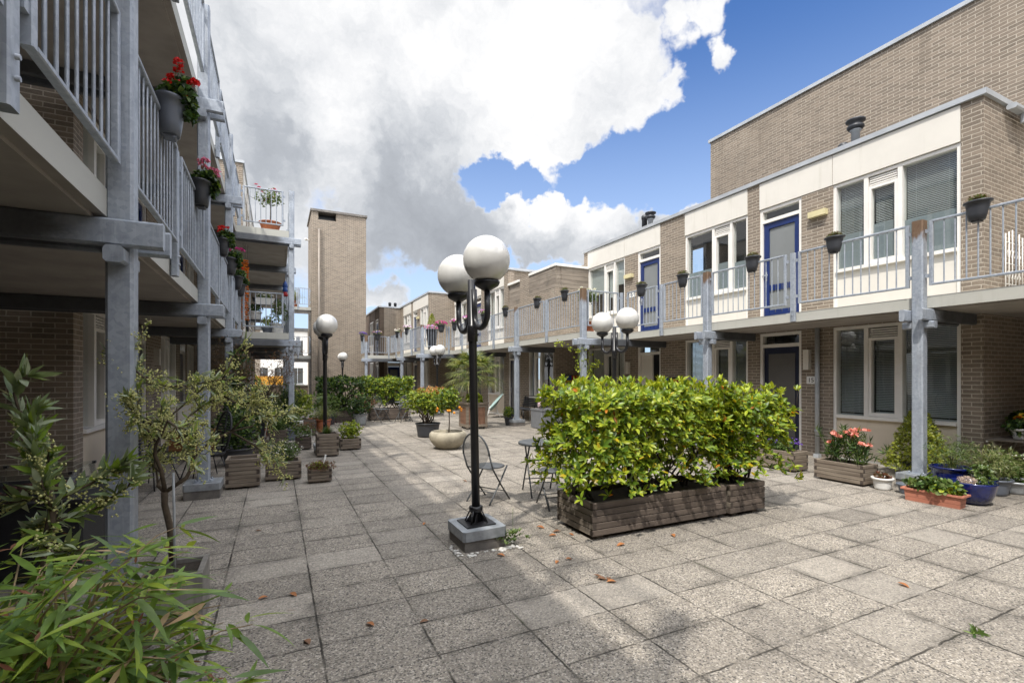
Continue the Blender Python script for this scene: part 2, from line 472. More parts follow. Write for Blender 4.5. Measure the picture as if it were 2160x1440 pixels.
# foliage: hue differs from leaf to leaf
M['lf_laurel'] = [leaf_mat('laurel_leaf', (.19,.28,.022)), leaf_mat('laurel_leaf_lime', (.36,.42,.035)), leaf_mat('laurel_leaf_deep', (.075,.14,.014)), leaf_mat('laurel_leaf_yellow', (.50,.38,.02)), leaf_mat('laurel_leaf_orange', (.50,.18,.015))]
M['lf_hedge'] = [leaf_mat('hedge_leaf', (.13,.20,.025)), leaf_mat('hedge_leaf_lime', (.30,.36,.04)), leaf_mat('hedge_leaf_deep', (.05,.10,.016))]
M['lf_olive'] = [leaf_mat('olive_leaf', (.17,.23,.11)), leaf_mat('olive_leaf_pale', (.36,.42,.29)), leaf_mat('olive_leaf_fresh', (.27,.37,.08))]
M['lf_bamboo'] = [leaf_mat('bamboo_leaf', (.16,.26,.05)), leaf_mat('bamboo_leaf_deep', (.095,.17,.04)), leaf_mat('bamboo_leaf_lime', (.28,.38,.05)), leaf_mat('bamboo_leaf_dry', (.42,.30,.17), .2, .7), leaf_mat('bamboo_leaf_burnt', (.16,.06,.025), .1, .7)]
M['lf_dark'] = [leaf_mat('shrub_leaf', (.05,.10,.022)), leaf_mat('shrub_leaf_deep', (.025,.055,.015)), leaf_mat('shrub_leaf_light', (.13,.20,.03))]
M['lf_mid'] = [leaf_mat('herb_leaf', (.085,.145,.03)), leaf_mat('herb_leaf_pale', (.17,.23,.07)), leaf_mat('herb_leaf_deep', (.04,.08,.02))]
M['lf_lime'] = [leaf_mat('lime_leaf', (.23,.31,.02)), leaf_mat('lime_leaf_light', (.36,.42,.04)), leaf_mat('lime_leaf_deep', (.10,.16,.016))]
M['lf_red'] = [leaf_mat('reddish_leaf', (.14,.05,.025)), leaf_mat('brown_leaf', (.15,.09,.045)), leaf_mat('olive_brown_leaf', (.11,.10,.035))]
M['lf_palm'] = [leaf_mat('palm_leaf', (.12,.17,.035)), leaf_mat('palm_leaf_pale', (.30,.33,.12)), leaf_mat('palm_leaf_deep', (.05,.085,.02))]
M['lf_grass'] = [leaf_mat('grass_blade', (.16,.21,.06)), leaf_mat('grass_blade_pale', (.33,.34,.16)), leaf_mat('grass_blade_deep', (.07,.12,.03))]
def petal(n, c): return leaf_mat(n, c, .3, .6, .15)
M['p_red'] = petal('red_petal', (.55,.012,.01)); M['p_pink'] = petal('pink_petal', (.68,.20,.34)); M['p_magenta'] = petal('magenta_petal', (.50,.05,.26))
M['p_purple'] = petal('purple_petal', (.10,.04,.30)); M['p_lilac'] = petal('lilac_petal', (.42,.20,.50)); M['p_white'] = petal('white_petal', (.78,.76,.70))
M['p_salmon'] = petal('salmon_petal', (.80,.32,.26)); M['p_cream'] = petal('olive_bud', (.60,.60,.27)); M['p_yellow'] = petal('yellow_petal', (.70,.48,.03)); M['p_orange'] = petal('orange_petal', (.75,.20,.02))
M['p_heather'] = petal('faded_heather', (.16,.08,.10))
# ------------------------------------------------------------------ camera, sun, sky
A = math.atan(497/1020.0)
cam_d = bpy.data.cameras.new('camera'); cam = bpy.data.objects.new('camera', cam_d); COL.objects.link(cam)
cam_d.sensor_width = 36.; cam_d.lens = 36.*1020/2160
cam_d.shift_y = (793-720)/2160.; cam_d.clip_end = 2000.; cam_d.clip_start = .05
cam.location = (0, 0, 1.6); cam.rotation_euler = (R(90), 0, -A)
SC.camera = cam

SUN = Vector((-.507, -.37, 1.)).normalized()      # towards the sun
sun_d = bpy.data.lights.new('sun', 'SUN'); sun = bpy.data.objects.new('sun', sun_d); COL.objects.link(sun)
sun_d.energy = 3.9; sun_d.angle = R(1.2); sun_d.color = (1., .95, .87)
sun.rotation_euler = (-SUN).to_track_quat('-Z', 'Y').to_euler(); sun.location = (-20, -10, 40)

wd = bpy.data.worlds.new('World'); SC.world = wd; wd.use_nodes = True
wd.cycles.sampling_method = 'MANUAL'; wd.cycles.sample_map_resolution = 512
wn = wd.node_tree; W = NT(wn)
bg = wn.nodes['Background']
sky = W.n('ShaderNodeTexSky', sky_type='NISHITA')
sky.sun_disc = False; sky.sun_elevation = math.asin(SUN.z); sky.sun_rotation = math.atan2(SUN.x, SUN.y)
sky.air_density = 1.0; sky.dust_density = .6; sky.ozone_density = 2.2
gen = W.coord('Generated')
def sky_dir(u, v):
    """unit direction of the sky seen at a place measured in the photograph"""
    l, z = (u-1080)/1020., (793-v)/1020.
    return Vector((l*math.cos(A)+math.sin(A), math.cos(A)-l*math.sin(A), z)).normalized()
def blob(u, v, r, soft=.5, w=1.):
    d = W.n('ShaderNodeVectorMath', operation='DISTANCE'); W.l(nd, d.inputs[0]); d.inputs[1].default_value = sky_dir(u, v)
    r = r/1020.
    return W.ramp(d.outputs['Value'], r*(1-soft), r*(1+soft), w, 0.)
def union(lst):
    x = lst[0]
    for y in lst[1:]: x = W.math('MAXIMUM', x, y)
    return x
def total(lst):
    x = lst[0]
    for y in lst[1:]: x = W.math('ADD', x, y)
    return x
# fluffy warp of the direction so the cloud edges are ragged
def colnoise(scale, detail, rough):
    x = W.n('ShaderNodeTexNoise'); x.inputs['Scale'].default_value = scale; x.inputs['Detail'].default_value = detail; x.inputs['Roughness'].default_value = rough
    W.l(gen, x.inputs['Vector'])
    s = W.n('ShaderNodeVectorMath', operation='SUBTRACT'); W.l(x.outputs['Color'], s.inputs[0]); s.inputs[1].default_value = (.5,.5,.5)
    return s.outputs[0]
def vscale(v, f):
    s = W.n('ShaderNodeVectorMath', operation='SCALE'); W.l(v, s.inputs[0]); s.inputs['Scale'].default_value = f
    return s.outputs[0]
def vadd(a, b):
    s = W.n('ShaderNodeVectorMath', operation='ADD'); W.l(a, s.inputs[0]); W.l(b, s.inputs[1])
    return s.outputs[0]
nd = vadd(gen, vadd(vscale(colnoise(5.5, 4, .62), .17), vscale(colnoise(19., 4, .65), .07)))
white = [blob(620,40,400,.3), blob(880,60,300,.35), blob(1060,100,215,.35), blob(1200,190,150,.35), blob(1060,250,100), blob(760,290,250,.35), blob(480,240,240), blob(900,290,160), blob(1150,275,66), blob(1290,215,80,.5),
         blob(1350,240,58,.6,.95), blob(1405,205,36,.6,.85), blob(1330,100,55,.7,.8), blob(1420,72,46,.7,.85), blob(1495,36,36,.7,.8), blob(1546,104,30,.7,.9), blob(1255,110,60,.7,.7),
         blob(700,400,130), blob(560,400,130), blob(870,380,80)]
low = [blob(1140,432,38), blob(1060,478,62,.45), blob(1200,482,66,.45), blob(1290,490,62,.45), blob(960,480,68,.45), blob(1380,490,52,.45), blob(1470,478,48,.45), blob(830,468,85,.5), blob(900,505,52), blob(1240,520,52), blob(1130,515,52),
       blob(785,618,38,.6,.9), blob(835,615,36,.6,.9), blob(880,640,30,.6,.8), blob(640,560,80,.8,.6), blob(560,480,90,.8,.7), blob(1000,590,46,.9,.45), blob(1180,580,60,.9,.4)]
for uu, vv, rr in ((-700,-300,500),(-1500,300,500),(300,-1500,700)):
    white.append(blob(uu, vv, rr))
hole = total([blob(1015,390,34,.8,.8), blob(1065,392,26,.8,.8), blob(1105,384,22,.8,.8), blob(1200,370,34,.8,.8), blob(1270,352,42,.8,.8), blob(1350,360,60,.8,.8), blob(1440,330,70,.8,.8), blob(668,425,34,.9,.5), blob(880,600,60,1.,.35), blob(1030,365,26,.8,.5)])
cov = W.math('SUBTRACT', union(white+low), hole)
puff = W.noise(gen, 8., 5, .65); puff2 = W.noise(gen, 2.6, 3, .6)
sg = W.n('ShaderNodeSeparateXYZ'); W.l(gen, sg.inputs[0])
behind = W.math('MAXIMUM', W.ramp(sg.outputs[1], .2, -.2), W.ramp(sg.outputs[2], .74, .9))                       # rest of the sky behind the viewer: broken cumulus, overhead part added for fill
back = W.math('MULTIPLY', W.ramp(puff2, .40, .52), behind)
dens = W.math('ADD', cov, W.math('MULTIPLY', W.math('SUBTRACT', puff, .5), .85))
alpha = W.math('MAXIMUM', W.ramp(dens, .28, .72), W.math('MULTIPLY', back, .9))
# grey undersides
grey = total([blob(770,340,180,.95,.24), blob(900,390,100,.9,.18), blob(570,130,80,.95,.10), blob(1000,300,100,.9,.14), blob(640,310,90,.9,.10), blob(1240,525,80,.9,.30), blob(1090,530,80,.9,.26), blob(880,490,110,.9,.28), blob(950,530,90,.9,.18), blob(500,430,120,1.,.14), blob(1340,505,60,.9,.26)])
rel = W.noise(nd, 7.0, 7, .64); rel2 = W.noise(gen, 3.2, 4, .55)
relief = W.math('ADD', W.math('MULTIPLY', W.math('SUBTRACT', rel, .5), 2.1), W.math('MULTIPLY', W.math('SUBTRACT', rel2, .5), 1.0))
bright = [blob(690,240,60,.9,.34), blob(720,385,45,.9,.28), blob(1130,405,60,.8,.4), blob(1280,440,60,.8,.35), blob(1150,200,200,.9,.16), blob(830,60,200,.9,.12)]
# cloud rims catch the sun
rim = W.math('MULTIPLY', W.ramp(dens, .75, .35), .22)
gs = W.math('SUBTRACT', W.math('ADD', W.math('ADD', W.math('MULTIPLY', grey, 1.), .19), W.math('MULTIPLY', relief, .52)), W.math('ADD', total(bright), rim))
cc = W.n('ShaderNodeValToRGB'); W.l(gs, cc.inputs[0])
e = cc.color_ramp.elements
e[0].position = .0; e[0].color = (.86,.86,.865,1)
e[1].position = .95; e[1].color = (.33,.35,.385,1)
for p_, c_ in ((.18,(.74,.75,.77)),(.36,(.60,.62,.65)),(.58,(.43,.455,.495))):
    x = e.new(p_); x.color = c_ + (1,)
# clear sky: nishita, brought to the deep blue of the photograph by its own densities
bgk = .10
skc = W.n('ShaderNodeVectorMath', operation='MULTIPLY'); W.l(sky.outputs[0], skc.inputs[0]); skc.inputs[1].default_value = (.74, 1.12, 1.62)
cl = W.n('ShaderNodeVectorMath', operation='SCALE'); W.l(cc.outputs[0], cl.inputs[0])
W.l(W.math('MULTIPLY_ADD', W.math('MAXIMUM', W.ramp(sg.outputs[1], .3, -.3), W.ramp(sg.outputs[2], .72, .92)), 2.3/bgk, 1./bgk), cl.inputs['Scale'])      # unseen cumulus behind and overhead, brightened extra for ambient fill
pale = W.mix(W.ramp(sg.outputs[2], .62, .0, 0., .8), skc.outputs[0], (.66/bgk, .79/bgk, .95/bgk, 1))
skymix = W.mix(alpha, pale, cl.outputs[0])
W.l(skymix, bg.inputs[0]); bg.inputs[1].default_value = bgk

# ------------------------------------------------------------------ ground
mb = MB()
n = 40
mb.quad((-150,-150,0),(150,-150,0),(150,200,0),(-150,200,0))
struct('paved_courtyard_ground', mb, M['paving'])
# ------------------------------------------------------------------ buildings
class Face:
    """facade helper: s along Y, o outward from the facade plane, z up. side=-1: faces -X, side=+1: faces +X"""
    def __init__(s, X, side): s.X = X; s.side = side
    def x(s, o): return s.X + s.side*o
    def box(s, mb, s0, s1, o0, o1, z0, z1, mi=0): mb.box(s.x(o0), s.x(o1), s0, s1, z0, z1, mi)

def window(root, F, y0, y1, mulls, z0, sill, top, wide, blind=None, film=False, panel='cream', vent=True, curtain=False, seed=0, slats=True):
    """a storey-high timber unit: panel below the sill, three lights above; mulls split y0..y1"""
    rr = random.Random(seed*31+5)
    fr = MB(); t = .055
    F.box(fr, y0, y0+t, -.16, -.02, z0, top); F.box(fr, y1-t, y1, -.16, -.02, z0, top)
    F.box(fr, y0+t, y1-t, -.16, -.022, top-t, top)
    F.box(fr, y0+t, y1-t, -.16, -.024, z0, z0+.06)
    for m in mulls: F.box(fr, m-.035, m+.035, -.16, -.024, sill+.03, top-t)
    edges = [y0+t] + [q for m in mulls for q in (m-.035, m+.035)] + [y1-t]
    lights = [(edges[2*i], edges[2*i+1]) for i in range(len(mulls)+1)]
    win = obj('window', MB(), M['white']) if False else None
    f = world_part('window', fr, M['white'], root)
    sl = MB(); F.box(sl, y0+t, y1-t, -.15, .022, sill-.028, sill+.03)
    world_part('sill', sl, M['white'], f)
    pn = MB(); F.box(pn, y0+t, y1-t, -.14, -.045, z0+.06, sill-.028)
    world_part('panel', pn, M['cream_bounce' if z0 < 1 else panel], f)
    g = MB(); cas = MB(); lou = MB(); bl = MB(); fl = MB(); cu = MB(); rm = MB()
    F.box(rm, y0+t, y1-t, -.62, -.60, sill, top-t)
    mid = min(range(len(lights)), key=lambda i: lights[i][1]-lights[i][0]) if len(lights) == 3 else None
    if len(lights) == 3: mid = 1
    for i, (a, b) in enumerate(lights):
        zt = top-t; zb = sill+.03
        if i == mid:
            w = .05
            F.box(cas, a+.004, a+w, -.125, -.03, zb+.004, zt-.18); F.box(cas, b-w, b-.004, -.125, -.03, zb+.004, zt-.18)
            F.box(cas, a+w, b-w, -.125, -.032, zb+.004, zb+w+.02); F.box(cas, a+w, b-w, -.125, -.032, zt-.23, zt-.18)
            if vent:
                for k in range(4): F.box(lou, a+.02, b-.02, -.10, -.045, zt-.165+k*.04, zt-.165+k*.04+.022)
            a2, b2, zb2, zt2 = a+w, b-w, zb+w+.02, zt-.23
        else: a2, b2, zb2, zt2 = a, b, zb, zt
        F.box(g, a2-.006, b2+.006, -.098, -.088, zb2-.006, zt2+.006)
        if blind:
            zlo = zb2 + (zt2-zb2)*blind[i % len(blind)]
            if slats:
                k = int((zt2-zlo)/.030)
                for q in range(k):
                    z = zt2-.012-q*.030
                    x0, x1 = F.x(-.150), F.x(-.170)
                    th = .0015
                    bl.add([(x0,a2+.015,z-.011),(x0,b2-.015,z-.011),(x1,b2-.015,z+.010),(x1,a2+.015,z+.010),
                            (x0,a2+.015,z-.011+th),(x0,b2-.015,z-.011+th),(x1,b2-.015,z+.010+th),(x1,a2+.015,z+.010+th)],
                           [(0,1,2,3),(7,6,5,4),(0,4,5,1),(1,5,6,2),(2,6,7,3),(3,7,4,0)])
                for q in (.2, .8): F.box(bl, a2+(b2-a2)*q-.002, a2+(b2-a2)*q+.002, -.147, -.145, zlo, zt2)
                F.box(bl, a2+.012, b2-.012, -.175, -.147, zlo-.03, zlo-.008)
            else: F.box(bl, a2+.015, b2-.015, -.165, -.150, zlo, zt2)
        if film: F.box(fl, a2, b2, -.112, -.104, zb2, zb2+(sill+1.62-sill)*.40)
        if curtain:
            kk = max(5, int((b2-a2)/.05))
            for q in range(kk):
                ya = a2+(b2-a2)*q/kk; yb = a2+(b2-a2)*(q+1)/kk; d = .02 if q % 2 else 0
                F.box(cu, ya, yb, -.20-d, -.185-d, zb2, zt2)
    world_part('glass', g, M['glass'], f)
    if cas.f: world_part('casement', cas, M['white'], f)
    if lou.f: world_part('ventilation_louvre', lou, M['white'], f)
    if bl.f: world_part('blind', bl, M['blind'], f)
    if fl.f: world_part('frosted_film', fl, M['film'], f)
    if cu.f: world_part('curtain', cu, M['curtain'], f)
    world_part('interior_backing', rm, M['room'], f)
    return f

def door(root, F, y0, y1, z0, leaf_top, top, col='blue', handle_at=1, kind='glazed', label=None):
    fr = MB(); t = .06
    F.box(fr, y0, y0+t, -.16, -.02, z0, top); F.box(fr, y1-t, y1, -.16, -.02, z0, top)
    F.box(fr, y0+t, y1-t, -.16, -.022, top-t, top); F.box(fr, y0+t, y1-t, -.16, -.024, leaf_top, leaf_top+.07)
    d = world_part('door', fr, M['white'], root)
    if label: d['label'] = label
    tg = MB(); F.box(tg, y0+t, y1-t, -.10, -.09, leaf_top+.07, top-t); world_part('transom_glass', tg, M['glass'], d)
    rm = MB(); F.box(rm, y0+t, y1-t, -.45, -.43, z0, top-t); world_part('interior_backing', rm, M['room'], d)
    a, b = y0+t+.006, y1-t-.006
    lf = MB()
    if kind == 'glazed':
        F.box(lf, a, a+.115, -.12, -.06, z0+.01, leaf_top-.006); F.box(lf, b-.115, b, -.12, -.06, z0+.01, leaf_top-.006)
        F.box(lf, a+.115, b-.115, -.12, -.061, leaf_top-.13, leaf_top-.006); F.box(lf, a+.115, b-.115, -.12, -.061, z0+.01, z0+.24)
        z = z0+.72
        F.box(lf, a+.115, b-.115, -.115, -.064, z, z+.035) if False else None
        k = 4; w = (b-a-.23)/k
        for q in range(k): F.box(lf, a+.115+q*w+.012, a+.115+(q+1)*w-.012, -.088, -.066, z, z+.125)
        for q in range(k): F.box(lf, a+.115+q*w+.012, a+.115+(q+1)*w-.012, -.088, -.066, z0+.24, z0+.30)
        g = MB(); F.box(g, a+.115, b-.115, -.10, -.091, z0+.24, leaf_top-.13)
        world_part('door_leaf', lf, M[col], d); world_part('door_glass', g, M['frost'], d)
    elif kind == 'panel':
        F.box(lf, a, b, -.12, -.07, z0+.01, leaf_top-.006)
        p = MB(); F.box(p, a+.11, b-.11, -.071, -.062, z0+.3, leaf_top-.14)
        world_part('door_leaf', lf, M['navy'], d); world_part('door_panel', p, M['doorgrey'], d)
    elif kind == 'ajar':
        F.box(lf, a+(b-a)*.42, b, -.13, -.08, z0+.01, leaf_top-.006)
        world_part('door_leaf', lf, M['cream'], d)
    h = MB(); hy = a+.055 if handle_at < 0 else b-.055
    F.box(h, hy-.018, hy+.018, -.06, -.052, z0+.95, z0+1.15)
    F.box(h, hy-.01, hy+.01, -.052, -.012, z0+1.06, z0+1.08); F.box(h, hy-.06, hy+.06, -.022, -.008, z0+1.058, z0+1.082)
    world_part('handle', h, M['cap'], d)
    return d
M['frost'] = simple('frosted_door_glass', (.20,.21,.21), .18, .05, 2., spec=.6)
M['doorgrey'] = simple('grey_door_panel', (.10,.095,.09), .5, .08, 2.)

def facade(wall, F, spans, z0, z1, thick=.28):
    for a, b in spans: F.box(wall, a, b, -thick, 0, z0, z1)

FL0, FL1, FL2 = 0.0, 2.74, 5.44       # floor levels

def coping(root, x0, x1, y0, y1, z, mat='cap', w=.05, h=.085, name='coping'):
    """ring coping proud of a rectangular roof edge"""
    mb = MB(); i = .32
    mb.box(x0-w, x1+w, y0-w, y0+i, z, z+h); mb.box(x0-w, x1+w, y1-i, y1+w, z, z+h)
    mb.box(x0-w, x0+i, y0+i, y1-i, z, z+h); mb.box(x1-i, x1+w, y0+i, y1-i, z, z+h)
    return world_part(name, mb, M[mat], root)

def wall_lamp(root, F, y, z, horiz=True, mat='yellowlamp', L=.34):
    mb = MB()
    if horiz: F.box(mb, y-L/2, y+L/2, 0.0, .10, z-.055, z+.055)
    else: F.box(mb, y-.055, y+.055, 0.0, .10, z-L/2, z+L/2)
    return world_part('wall_lamp', mb, M[mat], root)

def text_mesh(txt, size):
    cu = bpy.data.curves.new('t', 'FONT'); cu.body = txt; cu.size = size; cu.extrude = .002; cu.align_x = 'CENTER'; cu.align_y = 'CENTER'
    o = bpy.data.objects.new('t', cu); COL.objects.link(o)
    dg = bpy.context.evaluated_depsgraph_get(); dg.update()
    me = bpy.data.meshes.new_from_object(o.evaluated_get(dg))
    bpy.data.objects.remove(o)
    return me
def sign(root, F, y, z, txt, sup):
    w, h = .25, .15
    mb = MB(); F.box(mb, y-w/2, y+w/2, 0.0, .012, z-h/2, z+h/2)
    s = world_part('number_sign', mb, M['plate'], root)
    for t, sz, dy, dz in ((txt, .125, .035, -.004), (sup, .07, -.075, .022)):
        me = text_mesh(t, sz); me.materials.clear(); me.materials.append(M['ink'])
        # facade faces -X (side -1): reading direction runs towards -Y
        Mx = Matrix(((0,0,F.side,F.x(.0145)),(F.side*1.,0,0,y - F.side*dy*-1 if False else y+dy),(0,1,0,z+dz),(0,0,0,1)))
        me.transform(Mx)
        o = bpy.data.objects.new('lettering', me); COL.objects.link(o)
        o.parent = s; 
        P = Matrix.Translation(root.location); o.matrix_parent_inverse = P.inverted() @ Matrix.Identity(4) if False else (s.matrix_parent_inverse and (Matrix.Translation(root.location) @ s.matrix_parent_inverse).inverted())

# ---- right row, first block
F1 = Face(9.64, -1)
r1 = thing('brick_apartment_block', 'two storey tan brick house block at right with cream panels, white windows and blue doors', 'building', (9.64, 8.7, 0))
w = MB()
for z0, z1 in ((0, 2.60), (2.60, 5.86)):
    for a, b in ((3.46,3.73),(5.67,6.29),(7.24,7.54),(9.42,10.32),(11.27,11.86),(13.82,14.05)): F1.box(w, a, b, -.28, 0, z0, z1)
for (a, b) in ((3.73,5.67),(6.29,7.24),(7.54,9.42),(10.32,11.27),(11.86,13.82)):
    F1.box(w, a, b, -.28, -.03, 5.27, 5.86); F1.box(w, a, b, -.28, -.03, 2.53, 2.745)
w.box(9.92, 15.0, 3.46, 3.74, 0, 5.86)            # end wall towards the passage
w.box(9.92, 11.9, 13.77, 14.05, 0, 5.86)
world_part('wall', w, M['brick'], r1)
w = MB(); w.box(9.95, 11.95, 3.7, 13.8, 5.60, 5.66); world_part('roof', w, M['roof'], r1)
mb = MB()
mb.box(9.59, 9.96, 3.41, 14.10, 5.86, 5.945); mb.box(9.96, 12.0, 3.41, 3.78, 5.86, 5.945); mb.box(9.96, 11.9, 13.73, 14.10, 5.86, 5.945)
world_part('coping', mb, M['cap'], r1)
pn = MB()
for a, b, z in ((3.735,5.665,5.275),(5.675,7.235,5.275),(7.545,9.415,5.275),(10.325,11.855,5.275),(11.865,13.815,5.275)):
    F1.box(pn, a, b, -.03, .012, z, 5.845)
world_part('fascia_panel', pn, M['cream'], r1)
window(r1, F1, 3.73, 5.67, (4.565,5.10), FL1, 3.60, 5.265, 0, blind=(.30,.30,.30), film=True, seed=1)
door(r1, F1, 6.29, 7.24, FL1, 4.95, 5.265, handle_at=1, label='cobalt blue glazed door upstairs')
window(r1, F1, 7.54, 9.42, (8.01,8.53), FL1, 3.60, 5.265, 0, film=True, seed=2)
door(r1, F1, 10.32, 11.27, FL1, 4.95, 5.265, handle_at=1)
window(r1, F1, 11.86, 13.82, (12.39,12.89), FL1, 3.60, 5.265, 0, blind=(.55,.35,.45), seed=3, slats=False)
window(r1, F1, 3.73, 5.67, (4.565,5.10), FL0, .84, 2.53, 0, blind=(.02,.02,.02), seed=4)
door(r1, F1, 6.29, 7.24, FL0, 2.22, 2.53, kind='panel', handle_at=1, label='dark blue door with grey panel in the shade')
window(r1, F1, 7.54, 9.42, (8.01,8.53), FL0, .84, 2.53, 0, blind=(.02,.02,.02), seed=5)
door(r1, F1, 10.32, 11.27, FL0, 2.22, 2.53, kind='ajar', label='cream door standing ajar')
window(r1, F1, 11.86, 13.82, (12.39,12.89), FL0, .84, 2.53, 0, curtain=True, seed=6)
wall_lamp(r1, F1, 5.93, 4.80); wall_lamp(r1, F1, 11.62, 4.62)
wall_lamp(r1, F1, 6.14, 1.93, False, 'cream', .40); wall_lamp(r1, F1, 11.66, 1.85, False, 'cream', .36)
sign(r1, F1, 6.05, 1.52, '15', 'g'); sign(r1, F1, 11.52, 1.40, '15', 'e'); sign(r1, F1, 11.50, 4.05, '16', 'e')
dp = MB(); dp.tube([(9.58, 5.93, 2.57), (9.58, 5.93, .06)], .042, 12); dp.lathe([(.05,0),(.05,.05)], 12, (9.58,5.93,.50)); dp.box(9.53,9.63,5.88,5.98,0,.07)
world_part('downpipe', dp, M['pipe'], r1)
gt = MB(); gt.rbox(10.28,11.2,3.29,3.42,5.76,5.84,.02,'x'); gt.rbox(10.62,10.70,3.30,3.38,5.62,5.76,.02,'z'); world_part('rainwater_hopper', gt, M['pipe'], r1)
def flue(root, x, y, z, kind):
    mb = MB()
    if kind == 0:   # grey pipe with a dark hat
        mb.lathe([(.075,0),(.075,.42),(.10,.43),(.10,.46)], 14, (x,y,z)); a = world_part('flue', mb, M['pipe'], root)
        h = MB(); h.lathe([(.12,.46),(.15,.50),(.15,.53),(.10,.56),(.13,.60),(.17,.62),(.17,.65),(.01,.66)], 14, (x,y,z)); world_part('flue_cap', h, M['anthracite'], a)
    elif kind == 1:
        mb.lathe([(.14,0),(.10,.06),(.085,.16),(.10,.17),(.10,.24),(.07,.27),(.01,.28)], 14, (x,y,z)); world_part('flue', mb, M['anthracite'], root)
    else:
        mb.lathe([(.085,0),(.085,.62),(.10,.63),(.10,.72),(.06,.76),(.01,.77)], 14, (x,y,z)); world_part('flue', mb, M['anthracite'], root)
for x_, y_, z_ in ((10.35,5.65,6.03),(10.3,5.85,6.02),(10.5,11.95,5.94),(10.45,11.62,6.02)):
    mb = MB(); mb.lathe([(.12,5.66),(.12,5.75),(.07,5.78),(.07,z_+.02)], 14, (x_, y_, 0)); world_part('flue_pipe', mb, M['pipe'], r1)
flue(r1, 10.35, 5.65, 6.03, 0); flue(r1, 10.3, 5.85, 6.02, 1); flue(r1, 10.5, 11.95, 5.94, 2); flue(r1, 10.45, 11.62, 6.02, 0)

# ---- second block with the boarded stores
F2 = Face(8.34, -1)
r2 = thing('brick_apartment_block', 'tan brick house block with grey boarded roof stores behind the middle gallery', 'building', (8.34, 18.9, 0))
w = MB()
for a, b in ((13.80,13.95),(15.72,16.42),(17.42,17.86),(19.53,20.3),(21.25,22.2),(23.95,24.07)): F2.box(w, a, b, -.28, 0, 0, 2.74)
for a, b in ((17.46,17.86),(19.53,20.3),(21.25,22.2),(23.95,24.07)): F2.box(w, a, b, -.28, 0, 2.74, 5.86)
F2.box(w, 13.80, 15.68, -.28, 0, 2.74, 4.55); F2.box(w, 16.42, 17.46, -.28, 0, 2.74, 4.35); F2.box(w, 15.68, 16.42, -.28, .012, 2.74, 5.30)
w.box(8.62, 9.66, 13.80, 14.06, 0, 4.55)
w.box(8.36, 11.9, 17.56, 17.80, 5.2, 5.86); w.box(10.2, 10.5, 13.8, 17.6, 0, 5.7); w.box(8.62, 11.9, 23.8, 24.07, 0, 5.86)
for a, b in ((13.95,15.72),(16.42,17.42),(17.86,19.53),(20.3,21.25),(22.2,23.95)): F2.box(w, a, b, -.28, -.03, 2.53, 2.745)
for a, b in ((17.86,19.53),(20.3,21.25),(22.2,23.95)): F2.box(w, a, b, -.28, -.03, 5.27, 5.86)
world_part('wall', w, M['brick'], r2)
cb = MB()
for k in range(5):
    z = 4.552+k*.142
    F2.box(cb, 13.80, 15.675, -.2, .006, z, z+.134); F2.box(cb, 16.425, 17.455, -.2, -.05, 4.36+k*.17, 4.36+k*.17+.16)
world_part('timber_boarding', cb, M['cedar'], r2)
cb = MB()
for k in range(5):
    z = 4.552+k*.142; cb.box(8.55, 9.63, 13.794, 13.95, z, z+.134)
world_part('timber_boarding', cb, M['cedar_x'], r2)
cp = MB(); cp.box(8.30, 9.62, 13.75, 15.66, 5.262, 5.345); cp.box(8.31, 9.9, 16.43, 17.46, 5.20, 5.285); cp.box(9.62, 10.6, 14.08, 15.66, 5.262, 5.345)
world_part('white_trim', cp, M['white'], r2)
cp = MB(); cp.box(8.29, 8.66, 17.42, 24.12, 5.86, 5.945); cp.box(8.66, 11.9, 17.42, 17.80, 5.86, 5.945); cp.box(8.66, 11.9, 23.75, 24.12, 5.86, 5.945)
world_part('coping', cp, M['cap'], r2)
w = MB(); w.box(8.5, 11.9, 17.7, 23.9, 5.6, 5.66); w.box(8.5, 10.3, 13.9, 17.5, 5.1, 5.16); world_part('roof', w, M['roof'], r2)
pn = MB()
for a, b in ((17.865,19.525),(20.305,21.9),(22.205,23.945)): F2.box(pn, a, b, -.03, .012, 5.275, 5.845)
world_part('fascia_panel', pn, M['cream'], r2)
window(r2, F2, 17.86, 19.53, (18.33,18.80), FL1, 3.60, 5.265, 0, curtain=True, seed=7)
door(r2, F2, 20.3, 21.25, FL1, 4.95, 5.265)
window(r2, F2, 22.2, 23.95, (23.0,23.5), FL1, 3.60, 5.265, 0, curtain=True, seed=8)
window(r2, F2, 13.95, 15.72, (14.85,15.3), FL0, .84, 2.53, 0, seed=9)
door(r2, F2, 16.42, 17.42, FL0, 2.22, 2.53, kind='panel')
window(r2, F2, 17.86, 19.53, (18.33,18.80), FL0, .84, 2.53, 0, seed=10)
door(r2, F2, 20.3, 21.25, FL0, 2.22, 2.53, kind='panel')
window(r2, F2, 22.2, 23.95, (23.0,23.5), FL0, .84, 2.53, 0, curtain=True, seed=11)
flue(r2, 9.0, 15.5, 5.30, 1)

